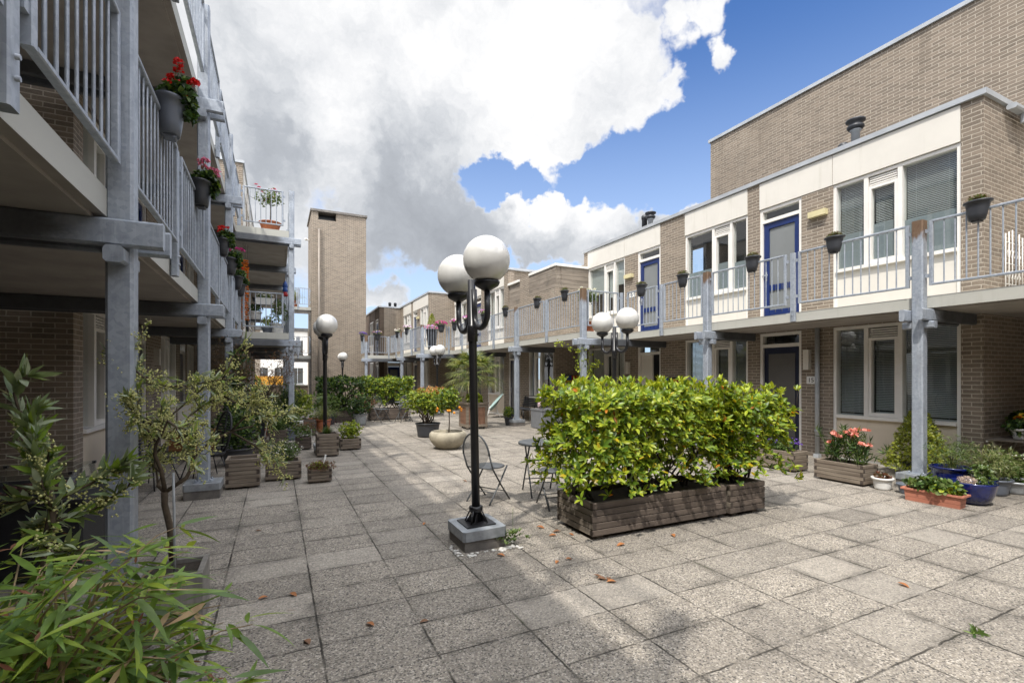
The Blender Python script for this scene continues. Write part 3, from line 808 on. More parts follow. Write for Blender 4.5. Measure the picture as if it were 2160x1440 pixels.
# ---- third and fourth blocks
F3 = Face(7.04, -1)
r3 = thing('brick_apartment_block', 'tan brick house block with a bare brick end wall behind the far flower boxes', 'building', (7.04, 27.3, 0))
w = MB()
for z0, z1 in ((0, 2.60), (2.60, 5.86)):
    for a, b in ((24.07,24.3),(25.9,26.5),(27.4,27.8),(29.7,30.5)): F3.box(w, a, b, -.28, 0, z0, z1)
w.box(7.32, 11.0, 24.07, 24.3, 0, 5.86) ; w.box(7.32, 11, 30.3, 30.5, 0, 5.86)
for a, b in ((24.3,25.9),(26.5,27.4),(27.8,29.7)):
    F3.box(w, a, b, -.28, -.03, 5.27, 5.86); F3.box(w, a, b, -.28, -.03, 2.53, 2.745)
world_part('wall', w, M['brick'], r3)
cp = MB(); cp.box(6.99, 7.36, 24.02, 30.55, 5.86, 5.945); cp.box(7.36, 11., 24.02, 24.4, 5.86, 5.945); world_part('coping', cp, M['cap'], r3)
w = MB(); w.box(7.2, 11., 24.2, 30.4, 5.6, 5.66); world_part('roof', w, M['roof'], r3)
pn = MB()
for a, b in ((24.305,27.38),(27.805,29.695)): F3.box(pn, a, b, -.03, .012, 5.275, 5.845)
world_part('fascia_panel', pn, M['cream'], r3)
window(r3, F3, 24.3, 25.9, (24.8,25.3), FL1, 3.60, 5.265, 0, curtain=True, seed=12); door(r3, F3, 26.5, 27.4, FL1, 4.95, 5.265)
window(r3, F3, 27.8, 29.7, (28.4,28.9), FL1, 3.60, 5.265, 0, curtain=True, seed=13)
window(r3, F3, 24.3, 25.9, (24.8,25.3), FL0, .84, 2.53, 0, curtain=True, seed=14); door(r3, F3, 26.5, 27.4, FL0, 2.22, 2.53, kind='panel')
window(r3, F3, 27.8, 29.7, (28.4,28.9), FL0, .4, 2.53, 0, curtain=True, seed=15)
wall_lamp(r3, F3, 26.2, 4.8)
flue(r3, 8.6, 25.5, 5.6, 0)

r4 = thing('brick_apartment_block', 'dark brick house block farthest along the right row beside the brick tower', 'building', (5.74, 33, 0))
F4 = Face(5.74, -1)
M['brick_dk'] = brick_mat('brown_brick', (.115,.085,.065), (.08,.06,.048), (.17,.14,.11))
w = MB()
for z0, z1 in ((0, 2.60), (2.60, 5.86)):
    for a, b in ((30.5,30.9),(31.9,32.6),(34.0,38.)): F4.box(w, a, b, -.28, 0, z0, z1)
for a, b in ((30.9,31.9),(32.6,34.0)): F4.box(w, a, b, -.28, -.03, 5.2, 5.86); F4.box(w, a, b, -.28, -.03, 2.5, 2.745)
world_part('wall', w, M['brick_dk'], r4)
w = MB(); w.box(6.02, 6.10, 30.5, 30.78, 0, 5.86); w.box(6.10, 6.25, 30.5, 30.78, 0, 5.86); w.box(6.25, 7.2, 30.5, 30.78, 2.5, 5.86); w.box(7.05, 9.5, 30.5, 30.78, 0, 2.5)
world_part('end_wall', w, M['brick'], r4)
e = MB(); e.box(6.2,6.26,30.47,30.6,0,2.45); e.box(6.99,7.05,30.47,30.6,0,2.45); e.box(6.26,6.99,30.47,30.6,2.2,2.45)
d = world_part('door', e, M['white'], r4)
e = MB(); e.box(6.27,6.98,30.52,30.57,.02,2.19); e = world_part('door_leaf', e, M['blue'], d)
e = MB(); e.box(6.4,6.85,30.505,30.515,.3,2.0); world_part('door_panel', e, M['frost'], d)
cp = MB(); cp.box(5.69, 6.06, 30.45, 38.05, 5.86, 5.945); cp.box(6.06, 9.5, 30.45, 30.85, 5.86, 5.945); world_part('coping', cp, M['cap'], r4)
w = MB(); w.box(5.9, 9.5, 30.6, 38., 5.6, 5.66); world_part('roof', w, M['roof'], r4)
door(r4, F4, 30.9, 31.9, FL1, 4.95, 5.2); window(r4, F4, 32.6, 34.0, (33.3,), FL1, 3.6, 5.2, 0, seed=16)
door(r4, F4, 30.9, 31.9, FL0, 2.22, 2.5, kind='panel'); window(r4, F4, 32.6, 34.0, (33.3,), FL0, .84, 2.5, 0, seed=17)
flue(r4, 6.6, 31.6, 5.6, 2); flue(r4, 6.95, 31.6, 5.6, 2)

# ---- the taller wing behind the right row
hb = thing('tall_brick_wing', 'tall windowless tan brick wall rising behind the right house row', 'building', (14, 3.5, 0))
w = MB(); w.box(11.9, 15.5, -6, 10.6, 0, 8.70); world_part('wall', w, M['brick'], hb)
w = MB(); w.box(11.85, 12.2, -6.05, 10.65, 8.70, 8.785); w.box(12.2, 15.55, 10.25, 10.65, 8.70, 8.785); world_part('coping', w, M['cap'], hb)

# ---- stair tower
tw = thing('brick_tower', 'tall square tan brick stair tower at the end of the courtyard', 'tower', (3.2, 30.6, 0))
w = MB()
w.box(1.755, 4.69, 29.0, 32.2, 0, 10.35); w.box(1.755, 2.10, 29.0, 32.2, 10.35, 10.78); w.box(3.05, 4.69, 29.0, 32.2, 10.35, 10.78); w.box(2.10, 3.05, 30., 32.2, 10.35, 10.78)
world_part('wall', w, M['brick'], tw)
w = MB(); w.box(1.69, 4.75, 28.92, 32.3, 10.78, 10.90); world_part('roof', w, M['concrete'], tw)
w = MB(); w.box(2.10, 3.05, 29.6, 29.65, 10.35, 10.78); world_part('vent_opening', w, M['black'], tw)
w = MB(); w.tube([(2.13, 28.86, 0), (2.13, 28.86, 9.75)], .06, 10); w.box(2.06,2.2,28.84,29.0,9.72,9.82)
for z in (2, 4, 6, 8): w.box(2.05,2.21,28.88,29.,z,z+.04)
world_part('downpipe', w, M['towerpipe'], tw)
w = MB(); w.tube([(1.75,30.9,9.6),(1.60,30.85,9.62)], .05, 8); w.sphere((1.55,30.83,9.62), .08, 10, 6); world_part('outdoor_lamp', w, M['whitepaint'], tw)

# ---- left row
def block_left(name_label, X, y0, y1, bays, loc):
    F = Face(X, 1)
    root = thing('brick_apartment_block', name_label, 'building', loc)
    w = MB(); pn = MB()
    solid = []
    prev = y0
    for kind, a, b, m in bays: solid.append((prev, a)); prev = b
    solid.append((prev, y1))
    for z0, z1 in ((0, 2.6), (2.6, 5.3), (5.3, 8.6)):
        for a, b in solid: F.box(w, a, b, -.28, 0, z0, z1)
    for kind, a, b, m in bays:
        for zt, zn in ((2.53, 2.745), (5.23, 5.445), (7.95, 8.6)): F.box(w, a, b, -.28, -.03, zt, zn)
        F.box(pn, a+.005, b-.005, -.03, .012, 7.955, 8.585)
    w.box(X-7, X-.28, y0, y0+.28, 0, 8.6); w.box(X-7, X-.28, y1-.28, y1, 0, 8.6)
    world_part('wall', w, M['brick'], root); world_part('fascia_panel', pn, M['cream'], root)
    c = MB(); c.box(X-.37, X+.05, y0-.05, y1+.05, 8.6, 8.685); c.box(X-7, X-.37, y0-.05, y0+.32, 8.6, 8.685); world_part('coping', c, M['cap'], root)
    r = MB(); r.box(X-7, X-.2, y0+.1, y1-.1, 8.3, 8.36); world_part('roof', r, M['roof'], root)
    for fl, lt, top in ((0, 2.22, 2.53), (2.74, 4.92, 5.23), (5.44, 7.64, 7.95)):
        for kind, a, b, m in bays:
            if kind == 'w': window(root, F, a, b, m, fl, fl+.86, top, 0, curtain=(a > 12 and fl < 1), seed=int(a*10+fl), blind=(.5,.5,.5) if fl > 1 else None, slats=False)
            else: door(root, F, a, b, fl, lt, top, kind='panel' if fl < 1 else 'glazed')
    return root, F
l1, FL_1 = block_left('three storey tan brick house block at left in shade behind the steel galleries', -2.3, 7.9, 18.2,
    [('w',8.24,10.2,(8.8,9.35)),('d',10.8,11.75,0),('w',13.05,14.95,(13.6,14.1)),('d',15.4,16.35,0),('w',16.55,17.9,(17.2,))], (-2.3, 13, 0))
dp = MB(); dp.tube([(-2.22, 10.5, 2.55), (-2.22, 10.5, 0)], .05, 12); world_part('downpipe', dp, M['pipe'], l1)
wall_lamp(l1, FL_1, 12.4, 2.0, False, 'cream')
l2, FL_2 = block_left('three storey brick house block beyond the left jog, its end wall topped by pale coping', -1.0, 18.2, 28.5,
    [('w',18.5,20.4,(19.0,19.5)),('d',21.0,21.95,0),('w',22.3,24.2,(22.9,23.4)),('d',25.,25.95,0),('w',26.4,28.2,(27.,27.5))], (-1.0, 23, 0))
dp = MB(); dp.tube([(-.92, 20.7, 2.55), (-.92, 20.7, 0)], .05, 12); world_part('downpipe', dp, M['pipe'], l2)
# house the camera stands beside, seen only through its shade
l0 = thing('brick_apartment_block', 'dark brick wall of the house set back behind the nearest left gallery', 'building', (-6, 0, 0))
w = MB(); w.box(-12, -3.6, -9, 7.85, 0, 8.6); world_part('wall', w, M['brick'], l0)

lb = thing('brick_apartment_block', 'three storey brick block, unseen, added behind the viewpoint to cut ambient light', 'building', (2, -12, 0))  # unseen block, added to cut ambient light from behind the camera
w = MB(); w.box(-12, 16, -16, -9.2, 0, 8.6); world_part('wall', w, M['brick'], lb)
for k in range(9):
    for z in (.9, 3.6, 6.3):
        g = MB(); g.box(-10.5+k*2.8, -8.8+k*2.8, -9.2, -9.15, z, z+1.6); f = world_part('window', g, M['white'], lb)
        g = MB(); g.box(-10.4+k*2.8, -8.9+k*2.8, -9.148, -9.14, z+.1, z+1.5); world_part('glass', g, M['room'], f)
# ---- far street seen under the galleries
fh = thing('white_terrace_house', 'white fronted houses across the street seen under the left gallery', 'building', (-2, 52, 0))
w = MB(); w.box(-12, 8, 52, 58, 0, 6.0); world_part('wall', w, M['whitewall'] if 'whitewall' in M else M['white'], fh)
w = MB(); w.box(-12.2, 8.2, 51.8, 58.2, 6.0, 6.3); world_part('roof', w, M['roof'], fh)
for k in range(12):
    x = -11+k*1.55
    for z in (.9, 3.6):
        g = MB(); g.box(x, x+.95, 51.96, 52.0, z, z+1.5); f = world_part('window', g, M['room'], fh)
        s_ = MB(); s_.box(x-.06, x+1.01, 51.9, 52.0, z-.1, z-.01); s_.box(x+.45, x+.5, 51.93, 51.96, z, z+1.5); world_part('frame', s_, M['cap'], f)
bw = MB()
for k in (0, 2, 5, 8): bw.box(-10+k*1.6, -9.4+k*1.6, 51.93, 52.0, 0, 6.0)
world_part('brick_pier', bw, M['brick'], fh)
# ------------------------------------------------------------------ steel galleries
def rail_mesh(length, h=.915, step=.118, c=.02):
    """railing panel in local coordinates: along +y from 0, z from 0"""
    mb = MB()
    mb.rbox(-.022, .022, 0, .045, 0, h, .006, 'z'); mb.rbox(-.022, .022, length-.045, length, 0, h, .006, 'z')
    mb.rbox(-.025, .025, .045, length-.045, h-.03, h, .006, 'y'); mb.rbox(-.022, .022, .045, length-.045, 0, .03, .006, 'y')
    k = max(1, int(round((length-.09)/step)))
    for i in range(1, k):
        y = .045 + (length-.09)*i/k
        mb.tube([(0, y, .03), (0, y, h-.03)], .0095, 6, cap=False)
    for z in (.14, h-.14):
        mb.box(-.012, .012, -.045, 0, z-.025, z+.025); mb.box(-.012, .012, length, length+.045, z-.025, z+.025)
    return mb
def place_part(name, me, mat, root, loc, rz=0):
    """a part given in its own local frame, put at a world place under its thing"""
    o = bpy.data.objects.new(name, me if not isinstance(me, MB) else me.mesh(name, mat)); COL.objects.link(o)
    o.parent = root; o.location = Vector(loc) - Vector(root.location); o.rotation_euler = (0, 0, rz)
    return o
PLINTH = {}
def plinth(root, x, y, h=.20, r=.20):
    mb = MB(); mb.box(-r, r, -r, r, 0, h-.01); p = place_part('plinth', mb, M['concrete'], root, (x, y, 0))
    mb = MB(); mb.rbox(-r-.012, r+.012, -r-.012, r+.012, h-.085, h, .02, 'z')
    c = obj('lead_cap', mb, M['lead'], p)
    mb = MB(); mb.box(-.11, .11, -.11, .11, h+.001, h+.014)
    for a in (-.085, .085):
        for b in (-.085, .085): mb.lathe([(.012,h+.014),(.012,h+.035)], 6, (a, b, 0))
    obj('base_plate', mb, M['steel'], p)
def beam_mesh(L):
    mb = MB(); mb.rbox(0, L, -.035, .035, 0, .165, .014, 'x'); return mb
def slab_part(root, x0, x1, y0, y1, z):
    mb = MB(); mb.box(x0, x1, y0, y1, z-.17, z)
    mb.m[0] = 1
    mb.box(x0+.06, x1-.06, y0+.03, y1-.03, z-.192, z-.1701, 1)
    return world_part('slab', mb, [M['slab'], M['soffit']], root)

def gallery(label, edge, side, posts, bays, xwall, floors, loc, group, rust=True, top=None, jog=None):
    """edge: X of the posts; side -1 = building on the +X side (right row); +1 = building on the -X side (left row)"""
    root = thing('steel_gallery', label, 'gallery', loc, 0, group)
    s = -side                                   # direction from the edge to the building
    for y in posts:
        mb = MB(); zt = floors[-1] + 1.08
        mb.rbox(-.07, .07, -.07, .07, .2, zt, .016, 'z')
        place_part('post', mb, M['steel_rust'] if rust else M['steel'], root, (edge, y, 0))
        plinth(root, edge, y)
        for z in floors:
            x0 = edge - s*.235; xw = xwall(y)
            L = abs(xw - x0)
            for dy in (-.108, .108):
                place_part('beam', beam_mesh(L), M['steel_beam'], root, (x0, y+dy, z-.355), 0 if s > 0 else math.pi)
            st = MB(); st.rbox(-.05, .05, -.19, .19, 0, .10, .016, 'y')
            place_part('beam_cleat', st, M['steel'], root, (edge, y, z-.462))
    for z in floors:
        for (y0, y1) in bays:
            xw = xwall((y0+y1)/2) 
            segs = [(y0, y1)]
            a, b = (edge+.06*s, xw)
            slab_part(root, min(a,b), max(a,b), y0+.006, y1-.006, z)
    return root
def railing(root, edge, y0, y1, z, h=.915):
    place_part('railing', rail_mesh(y1-y0, h), M['steel'], root, (edge, y0, z+.14))
def railing_x(root, x0, x1, y, z, h=.915):
    place_part('railing', rail_mesh(x1-x0, h), M['steel'], root, (x0, y, z+.14), -math.pi/2)
def stanchion(root, x, y, z, along='y'):
    mb = MB()
    if along == 'y': mb.rbox(-.03, .03, -.042, .042, -.165, 1.06, .008, 'z')
    else: mb.rbox(-.042, .042, -.03, .03, -.165, 1.06, .008, 'z')
    for q in (-.05, .03):
        if along == 'y': mb.tube([(-.045, 0, q), (.045, 0, q)], .011, 6)
        else: mb.tube([(0, -.045, q), (0, .045, q)], .011, 6)
    place_part('stanchion', mb, M['steel'], root, (x, y, z))

GG = 'galvanised access galleries along the house rows'
# right row, nearest
g = gallery('galvanised gallery with rust topped posts along the nearest right hand flats', 8.30, -1, (3.68, 7.48), ((-4.0, -.12), (-.12, 3.68), (3.68, 7.48), (7.48, 10.19)), lambda y: 9.64 if y > 3.3 else 12.5, (FL1,), (8.3, 3.68, 0), GG)
for a, b in ((-2.0,-.2),(.0,1.70),(1.90,3.56),(3.80,5.47),(5.69,7.36),(7.60,8.77),(8.99,10.10)): railing(g, 8.30, a, b, FL1)
for y in (1.8, 5.58, 8.88): stanchion(g, 8.32, y, FL1)
GR1 = g
g = gallery('galvanised gallery whose projecting corner carries a potted white rose', 7.0, -1, (10.24, 14.02, 17.82), ((10.19, 14.02), (14.02, 17.82), (17.82, 20.55)), lambda y: 9.64 if y < 12.5 else (8.34 if y > 13.0 else 9.64), (FL1,), (7.0, 14.02, 0), GG)
for a, b in ((10.36,12.02),(12.24,13.90),(14.14,15.80),(16.04,17.70),(17.94,19.1),(19.32,20.45)): railing(g, 7.0, a, b, FL1)
for y in (12.13, 15.92, 19.21): stanchion(g, 7.02, y, FL1)
railing_x(g, 7.12, 8.12, 10.24, FL1); stanchion(g, 8.2, 10.22, FL1, 'x')
GR2 = g
g = gallery('galvanised gallery lined with purple petunias farther along the right row', 5.70, -1, (20.6, 24.4), ((20.55, 24.4), (24.4, 27.1)), lambda y: 8.34 if y < 23.9 else 7.04, (FL1,), (5.7, 22.5, 0), GG)
for a, b in ((20.72,22.4),(22.62,24.28),(24.52,25.7),(25.9,27.0)): railing(g, 5.7, a, b, FL1)
for y in (22.51, 25.8): stanchion(g, 5.72, y, FL1)
railing_x(g, 5.82, 6.82, 20.6, FL1); stanchion(g, 6.9, 20.58, FL1, 'x')
g = gallery('galvanised gallery end piece joining the right row to the brick tower', 4.40, -1, (27.2,), ((27.15, 28.95), (28.95, 31.0)), lambda y: 7.04 if y < 30 else 5.74, (FL1,), (4.4, 27.2, 0), GG)
railing_x(g, 4.52, 5.55, 27.2, FL1); railing(g, 4.40, 27.32, 28.85, FL1); stanchion(g, 5.62, 27.18, FL1, 'x')

# left row, two storeys of gallery
g = gallery('tall grey steel gallery with two balcony floors at the near left', -.87, 1, (.0, 3.8, 7.6, 11.4), ((-3.9, .0), (.0, 3.8), (3.8, 7.6), (7.6, 11.4), (11.4, 14.12)), lambda y: -3.6 if y < 7.7 else -2.3, (FL1, FL2), (-.87, 7.6, 0), GG, rust=False)
for z in (FL1, FL2):
    for a, b in ((.12,1.1),(1.3,2.28),(2.50,3.68),(3.92,5.58),(5.80,7.48),(7.72,9.38),(9.60,11.28),(11.52,12.68),(12.9,14.0)): railing(g, -.87, a, b, z)
    for y in (1.2, 2.39, 5.69, 9.49, 12.79): stanchion(g, -.89, y, z)
GL1 = g
g = gallery('second grey steel gallery beyond the jog with two planted balcony floors', .36, 1, (14.2, 18.0, 21.8, 25.6), ((14.12, 18.0), (18.0, 21.8), (21.8, 25.6), (25.6, 29.2)), lambda y: -2.3 if y < 18.0 else -1.0, (FL1, FL2), (.36, 18, 0), GG, rust=False)
for z in (FL1, FL2):
    for a, b in ((14.32,15.98),(16.2,17.88),(18.12,19.8),(20.0,21.68),(21.92,23.6),(23.8,25.48),(25.72,27.4),(27.6,29.1)): railing(g, .36, a, b, z)
    for y in (16.09, 19.9, 23.7, 27.5): stanchion(g, .34, y, z)
    railing_x(g, -.78, .17, 14.2, z); stanchion(g, -.86, 14.18, z, 'x')
GL2 = g
# bridges to the stair tower
for z, lab in ((FL1, 'lower concrete and steel footbridge from the left gallery to the brick tower'), (FL2, 'upper concrete and steel footbridge from the left gallery to the brick tower')):
    b = thing('footbridge', lab, 'footbridge', (1.0, 29.8, 0), 0, 'footbridges to the stair tower')
    slab_part(b, .30, 1.75, 29.22, 30.6, z)
    mb = MB(); mb.box(.30, 1.74, 29.26, 29.33, z-.37, z-.193); world_part('beam', mb, M['concrete'], b)
    mb = MB(); mb.box(1.62, 1.745, 29.24, 29.36, z-2.74 if z < 4 else FL1+.001, z-.371); world_part('post', mb, M['concrete'], b)
    railing_x(b, .42, 1.02, 29.24, z); railing_x(b, 1.14, 1.70, 29.24, z); stanchion(b, 1.08, 29.22, z, 'x')
# ------------------------------------------------------------------ plant helpers
def rv(r, s=1.): return Vector((r.gauss(0,1), r.gauss(0,1), r.gauss(0,1)))*s
def pick(r, w):
    t = r.random()*sum(w)
    for i, x in enumerate(w):
        t -= x
        if t <= 0: return i
    return len(w)-1
def rosette(mb, r, p, out, n, L, W, shape, weights, spread=.75, fold=.25, curl=.2):
    out = out.normalized(); a = out.orthogonal().normalized(); b = out.cross(a); w0 = r.random()*6.28
    for i in range(n):
        w = w0 + 2.4*i; k = spread*(.45+.75*r.random())
        d = (out + (a*math.cos(w)+b*math.sin(w))*k*1.4 + rv(r,.12)).normalized()
        nrm = (out - d*out.dot(d)); 
        nrm = nrm if nrm.length > .05 else a
        l = L*(.65+.6*r.random())
        mb.leaf(p - out*(.25*L*r.random()), d, nrm.normalized()+rv(r,.15), l, W*(l/L), pick(r, weights), fold, curl, shape)
def blob_leaves(mb, r, c, rad, n, L, W, shape, weights, per=5, shell=.55, up=.35, lump=.25, zmin=-9, **kw):
    """n rosettes through an uneven ellipsoid"""
    c = Vector(c); ph = [(rv(r).normalized(), .6+.8*r.random()) for _ in range(7)]
    k = 0
    while k < n:
        d = rv(r).normalized(); t = (shell + (1-shell)*r.random()) if r.random() < .75 else r.random()**.5
        g = 1. + lump*sum(s*max(0, d.dot(q))**3 - .18 for q, s in ph)/1.4
        p = c + Vector((d.x*rad[0], d.y*rad[1], d.z*rad[2]))*t*g
        if p.z < zmin: k += 1; continue
        rosette(mb, r, p, d + Vector((0,0,up)) + rv(r,.25), per, L, W, shape, weights, **kw); k += 1
def bent(r, a, b, n=5, wob=.06, sag=0.):
    a, b = Vector(a), Vector(b); o = []
    for i in range(n+1):
        t = i/n
        o.append(a.lerp(b, t) + rv(r, wob*(b-a).length*math.sin(math.pi*t)*.5) + Vector((0,0,sag*math.sin(math.pi*t))))
    return o
def blades(mb, r, c, n, h, spread, W, weights, droop=.6, lean=1.):
    """grass-like arching blades"""
    c = Vector(c)
    for i in range(n):
        w = r.random()*6.283; out = Vector((math.cos(w), math.sin(w), 0)); l = h*(.6+.6*r.random()); k = spread*r.random()
        p0 = c + out*(.25*k); mi = pick(r, weights); sd = Vector((-out.y, out.x, 0)); m = 5; pts = []
        for j in range(m+1):
            t = j/m
            pts.append(p0 + out*(k*lean*t*t*1.2) + Vector((0,0,l*(t - droop*t*t*t*k/max(spread,.01)))))
        o = len(mb.v)
        for j, q in enumerate(pts):
            ww = W*.5*(1-.85*(j/m))
            mb.v.extend([tuple(q-sd*ww), tuple(q+sd*ww)])
        for j in range(m): mb.face((o+2*j, o+2*j+1, o+2*j+3, o+2*j+2), mi, True)
def flowers(mb, r, c, rad, n, size, mi=0, petals=5, up=.5, nmat=1):
    c = Vector(c)
    for i in range(n):
        d = rv(r).normalized(); d.z = abs(d.z)*.8+.1; p = c + Vector((d.x*rad[0], d.y*rad[1], d.z*rad[2]))
        out = (d+Vector((0,0,up))+rv(r,.3)).normalized(); a = out.orthogonal().normalized(); b = out.cross(a)
        q = mi + r.randrange(nmat); s = size*(.7+.6*r.random())
        for k in range(petals):
            w = 6.283*k/petals + r.random()*.3; e = a*math.cos(w)+b*math.sin(w)
            mb.leaf(p, (e+out*.35).normalized(), out, s*.62, s*.55, q, .15, -.1, (0.,1.,.8,0.))
def umbel(mb, r, p, R, n, s, mi=0, nmat=1):
    """dense ball of small florets (geranium head)"""
    for i in range(n):
        d = rv(r).normalized(); d.z = abs(d.z)-.15
        flowers(mb, r, Vector(p)+d*R*.75, (0,0,0), 1, s, mi, 5, .2, nmat)

# ------------------------------------------------------------------ containers (local coordinates, base at z=0)
def plank(mb, x0, x1, y0, y1, z0, z1, axis):
    o = len(mb.f); mb.rbox(x0, x1, y0, y1, z0, z1, .004, axis, 0 if axis == 'x' else 1)
    mb.m[o+8] = 2; mb.m[o+9] = 2
def plank_box(root, w, d, h, n, dark=False, foot=.03, soil_drop=.05, jit=0):
    t = .042; mb = MB(); ph = (h-foot)/n
    r = random.Random(int(w*1000+h*77)+jit)
    for i in range(n):
        z0 = foot+i*ph; z1 = z0+ph-.006; j = r.uniform(-.0015,.0015)
        if i % 2 == 0:
            for s in (-1, 1):
                plank(mb, -w/2, w/2, s*d/2-(t if s > 0 else 0)+j, s*d/2+(t if s < 0 else 0)+j, z0, z1, 'x')
                plank(mb, s*w/2-(t if s > 0 else 0), s*w/2+(t if s < 0 else 0), -d/2+t+.001, d/2-t-.001, z0, z1, 'y')
        else:
            for s in (-1, 1):
                plank(mb, s*w/2-(t if s > 0 else 0)+j, s*w/2+(t if s < 0 else 0)+j, -d/2, d/2, z0, z1, 'y')
                plank(mb, -w/2+t+.001, w/2-t-.001, s*d/2-(t if s > 0 else 0), s*d/2+(t if s < 0 else 0), z0, z1, 'x')
    for sx in (-1, 1): mb.box(sx*(w/2-.12)-.04, sx*(w/2-.12)+.04, -d/2+.05, d/2-.05, 0, foot, 1)
    obj('box', mb, [M['wood_dk'], M['wood_dky'], M['endgrain']] if dark else [M['wood'], M['wood_y'], M['endgrain']], root)
    s = MB(); s.box(-w/2+t+.002, w/2-t-.002, -d/2+t+.002, d/2-t-.002, foot+.01, h-soil_drop)
    obj('soil', s, M['soil'], root)
    return h-soil_drop
def pot(root, r0, r1, h, mat, rim=.02, sx=1, sy=1, n=28, name='pot', belly=0., soil=True):
    mb = MB()
    prof = [(r0*.9, 0), (r0, .008)]
    for i in range(1, 7):
        t = i/6; prof.append((r0+(r1-r0)*t+belly*math.sin(math.pi*t), .008+(h-rim*1.6-.008)*t))
    prof += [(r1+rim, h-rim*1.5), (r1+rim*1.1, h-.004), (r1+rim*.7, h), (r1-.006, h-.004), (r1-.012, h-.06), (.001, h-.055)]
    mb.lathe(prof, n, (0,0,0), 0, True, sx, sy)
    obj(name, mb, M[mat], root)
    if soil:
        s = MB(); s.lathe([(.001, h-.035), (r1-.01, h-.04), (r1-.012, h-.06)], n, (0,0,0), 0, True, sx, sy); obj('soil', s, M['soil'], root)
    return h-.04

# ------------------------------------------------------------------ globe lamps
def globe_lamp(loc, label):
    t = thing('globe_street_lamp', label, 'street lamp', loc, 0, 'twin globe lamps in the courtyard')
    mb = MB(); mb.box(-.20, .20, -.22, .22, 0, .11); b = obj('plinth', mb, M['concrete'], t)
    mb = MB(); mb.rbox(-.215, .215, -.235, .235, .10, .19, .022, 'z')
    for a, q in ((-.215,-.12),(.215,.05),(.1,-.235)):
        mb.add([(a,q,.10),(a+.05,q+.03,.10),(a+.02,q+.02,.055)], [(0,1,2)])
    obj('lead_cap', mb, M['lead'], b)
    mb = MB(); mb.box(-.145, .145, -.145, .145, .191, .203)
    for a in (0, 90, 180, 270):
        c, s_ = math.cos(R(a+45)), math.sin(R(a+45))
        mb.tube([(.105*c*1.1, .105*s_*1.1, .203), (.05*c, .05*s_, .335)], .007, 6)
        mb.add([(.035*c-.03*s_, .035*s_+.03*c, .203),(.12*c*.8-.03*s_,.12*s_*.8+.03*c,.203),(.035*c-.03*s_,.035*s_+.03*c,.30),(.035*c-.022*s_,.035*s_+.022*c,.203),(.12*c*.8-.022*s_,.12*s_*.8+.022*c,.203),(.035*c-.022*s_,.035*s_+.022*c,.30)],
               [(0,1,2),(5,4,3),(0,3,4,1),(1,4,5,2),(2,5,3,0)])
    mb.lathe([(.062,.30),(.066,.305),(.066,.35),(.05,.355)], 16)
    obj('base_bracket', mb, M['black'], t)
    mb = MB(); mb.lathe([(.040,.203),(.039,1.95),(.043,1.96)], 18); obj('pole', mb, M['black'], t)
    mb = MB(); mb.lathe([(.049,1.93),(.049,2.07),(.044,2.09),(.037,2.095),(.037,2.52),(.001,2.53)], 18)
    mb.tube([(.05,0,2.0),(.062,0,2.0)], .01, 6); mb.tube([(0,-.05,2.0),(0,-.062,2.0)], .01, 6)
    obj('collar', mb, M['black'], t)
    for s in (-1, 1):
        mb = MB(); pts = [(0, s*.062, 2.42), (0, s*.062, 2.22)]
        for k in range(0, 11):
            w = math.pi*k/10; pts.append((0, s*(.2185-.1565*math.cos(w)), 2.18-.135*math.sin(w)))
        pts.append((0, s*.375, 2.38)); mb.tube(pts, .027, 12)
        a = obj('arm', mb, M['black'], t)
        mb = MB(); mb.lathe([(.035,2.36),(.10,2.40),(.115,2.425),(.115,2.44),(.04,2.445)], 22, (0, s*.375, 0)); obj('globe_holder', mb, M['black'], a)
        mb = MB(); mb.lathe([(max(.001, .21*math.sin(q)), 2.635-.21*math.cos(q)) for q in [math.asin(.10/.21)+(math.pi-math.asin(.10/.21))*i/22 for i in range(23)]], 36, (0, s*.375, 0)); obj('globe', mb, M['opal'], t)
    return t
lampA = globe_lamp((1.74, 4.34, 0), 'large black street lamp with two opal globes standing on the bare paving in front')
dup(lampA, (5.72, 7.34, 0), label='street lamp with two white globes rising behind the big laurel hedge')
dup(lampA, (.91, 10.75, 0), label='street lamp with overlapping globes rising from the plank boxes on the left')
dup(lampA, (3.14, 26.9, 0), label='distant twin globe lamp in front of the brick tower')
dup(lampA, (5.83, 18.85, 0), label='distant twin globe lamp above the palm, in front of the far gallery')

lampA.location.x = 1.735; lampA.rotation_euler = (0, -.021, 0)        # it leans a little
# white pebbles and a weed round the near lamp foot
mb = MB(); r = random.Random(3)
for i in range(120):
    a = r.random()*6.28; k = 1+.28*r.random()**2
    x = max(-.25, min(.25, .36*math.cos(a))) * k; y = max(-.27, min(.27, .38*math.sin(a))) * k
    if x < -.1 and y > 0: continue
    s = .008+.012*r.random(); mb.sphere((1.74+x, 4.34+y, s*.4), s, 7, 4, 0, 1.2, .9, .6)
tag(obj('pebbles', mb, M['pebble']), 'white pebbles scattered round the concrete foot of the near lamp', 'pebbles', kind='stuff')
mb = MB()
for i in range(26): rosette(mb, r, Vector((1.99+.07*r.gauss(0,1), 4.12+.05*r.gauss(0,1), .03+.10*r.random())), Vector((0,0,1)), 4, .05, .022, OVAL, (2,1,1))
mb.tube([(2.04,4.2,0),(2.06,4.21,.14),(2.065,4.22,.32)], .002, 4)
tag(obj('weed', mb, M['lf_mid']), 'small green weed growing against the near lamp foot', 'weed')
mb = MB()
for i in range(7): rosette(mb, r, Vector((3.906+.02*r.gauss(0,1), 1.428+.02*r.gauss(0,1), .01)), Vector((r.gauss(0,.6),r.gauss(0,.6),.6)), 3, .06, .014, LANCE, (2,1,1))
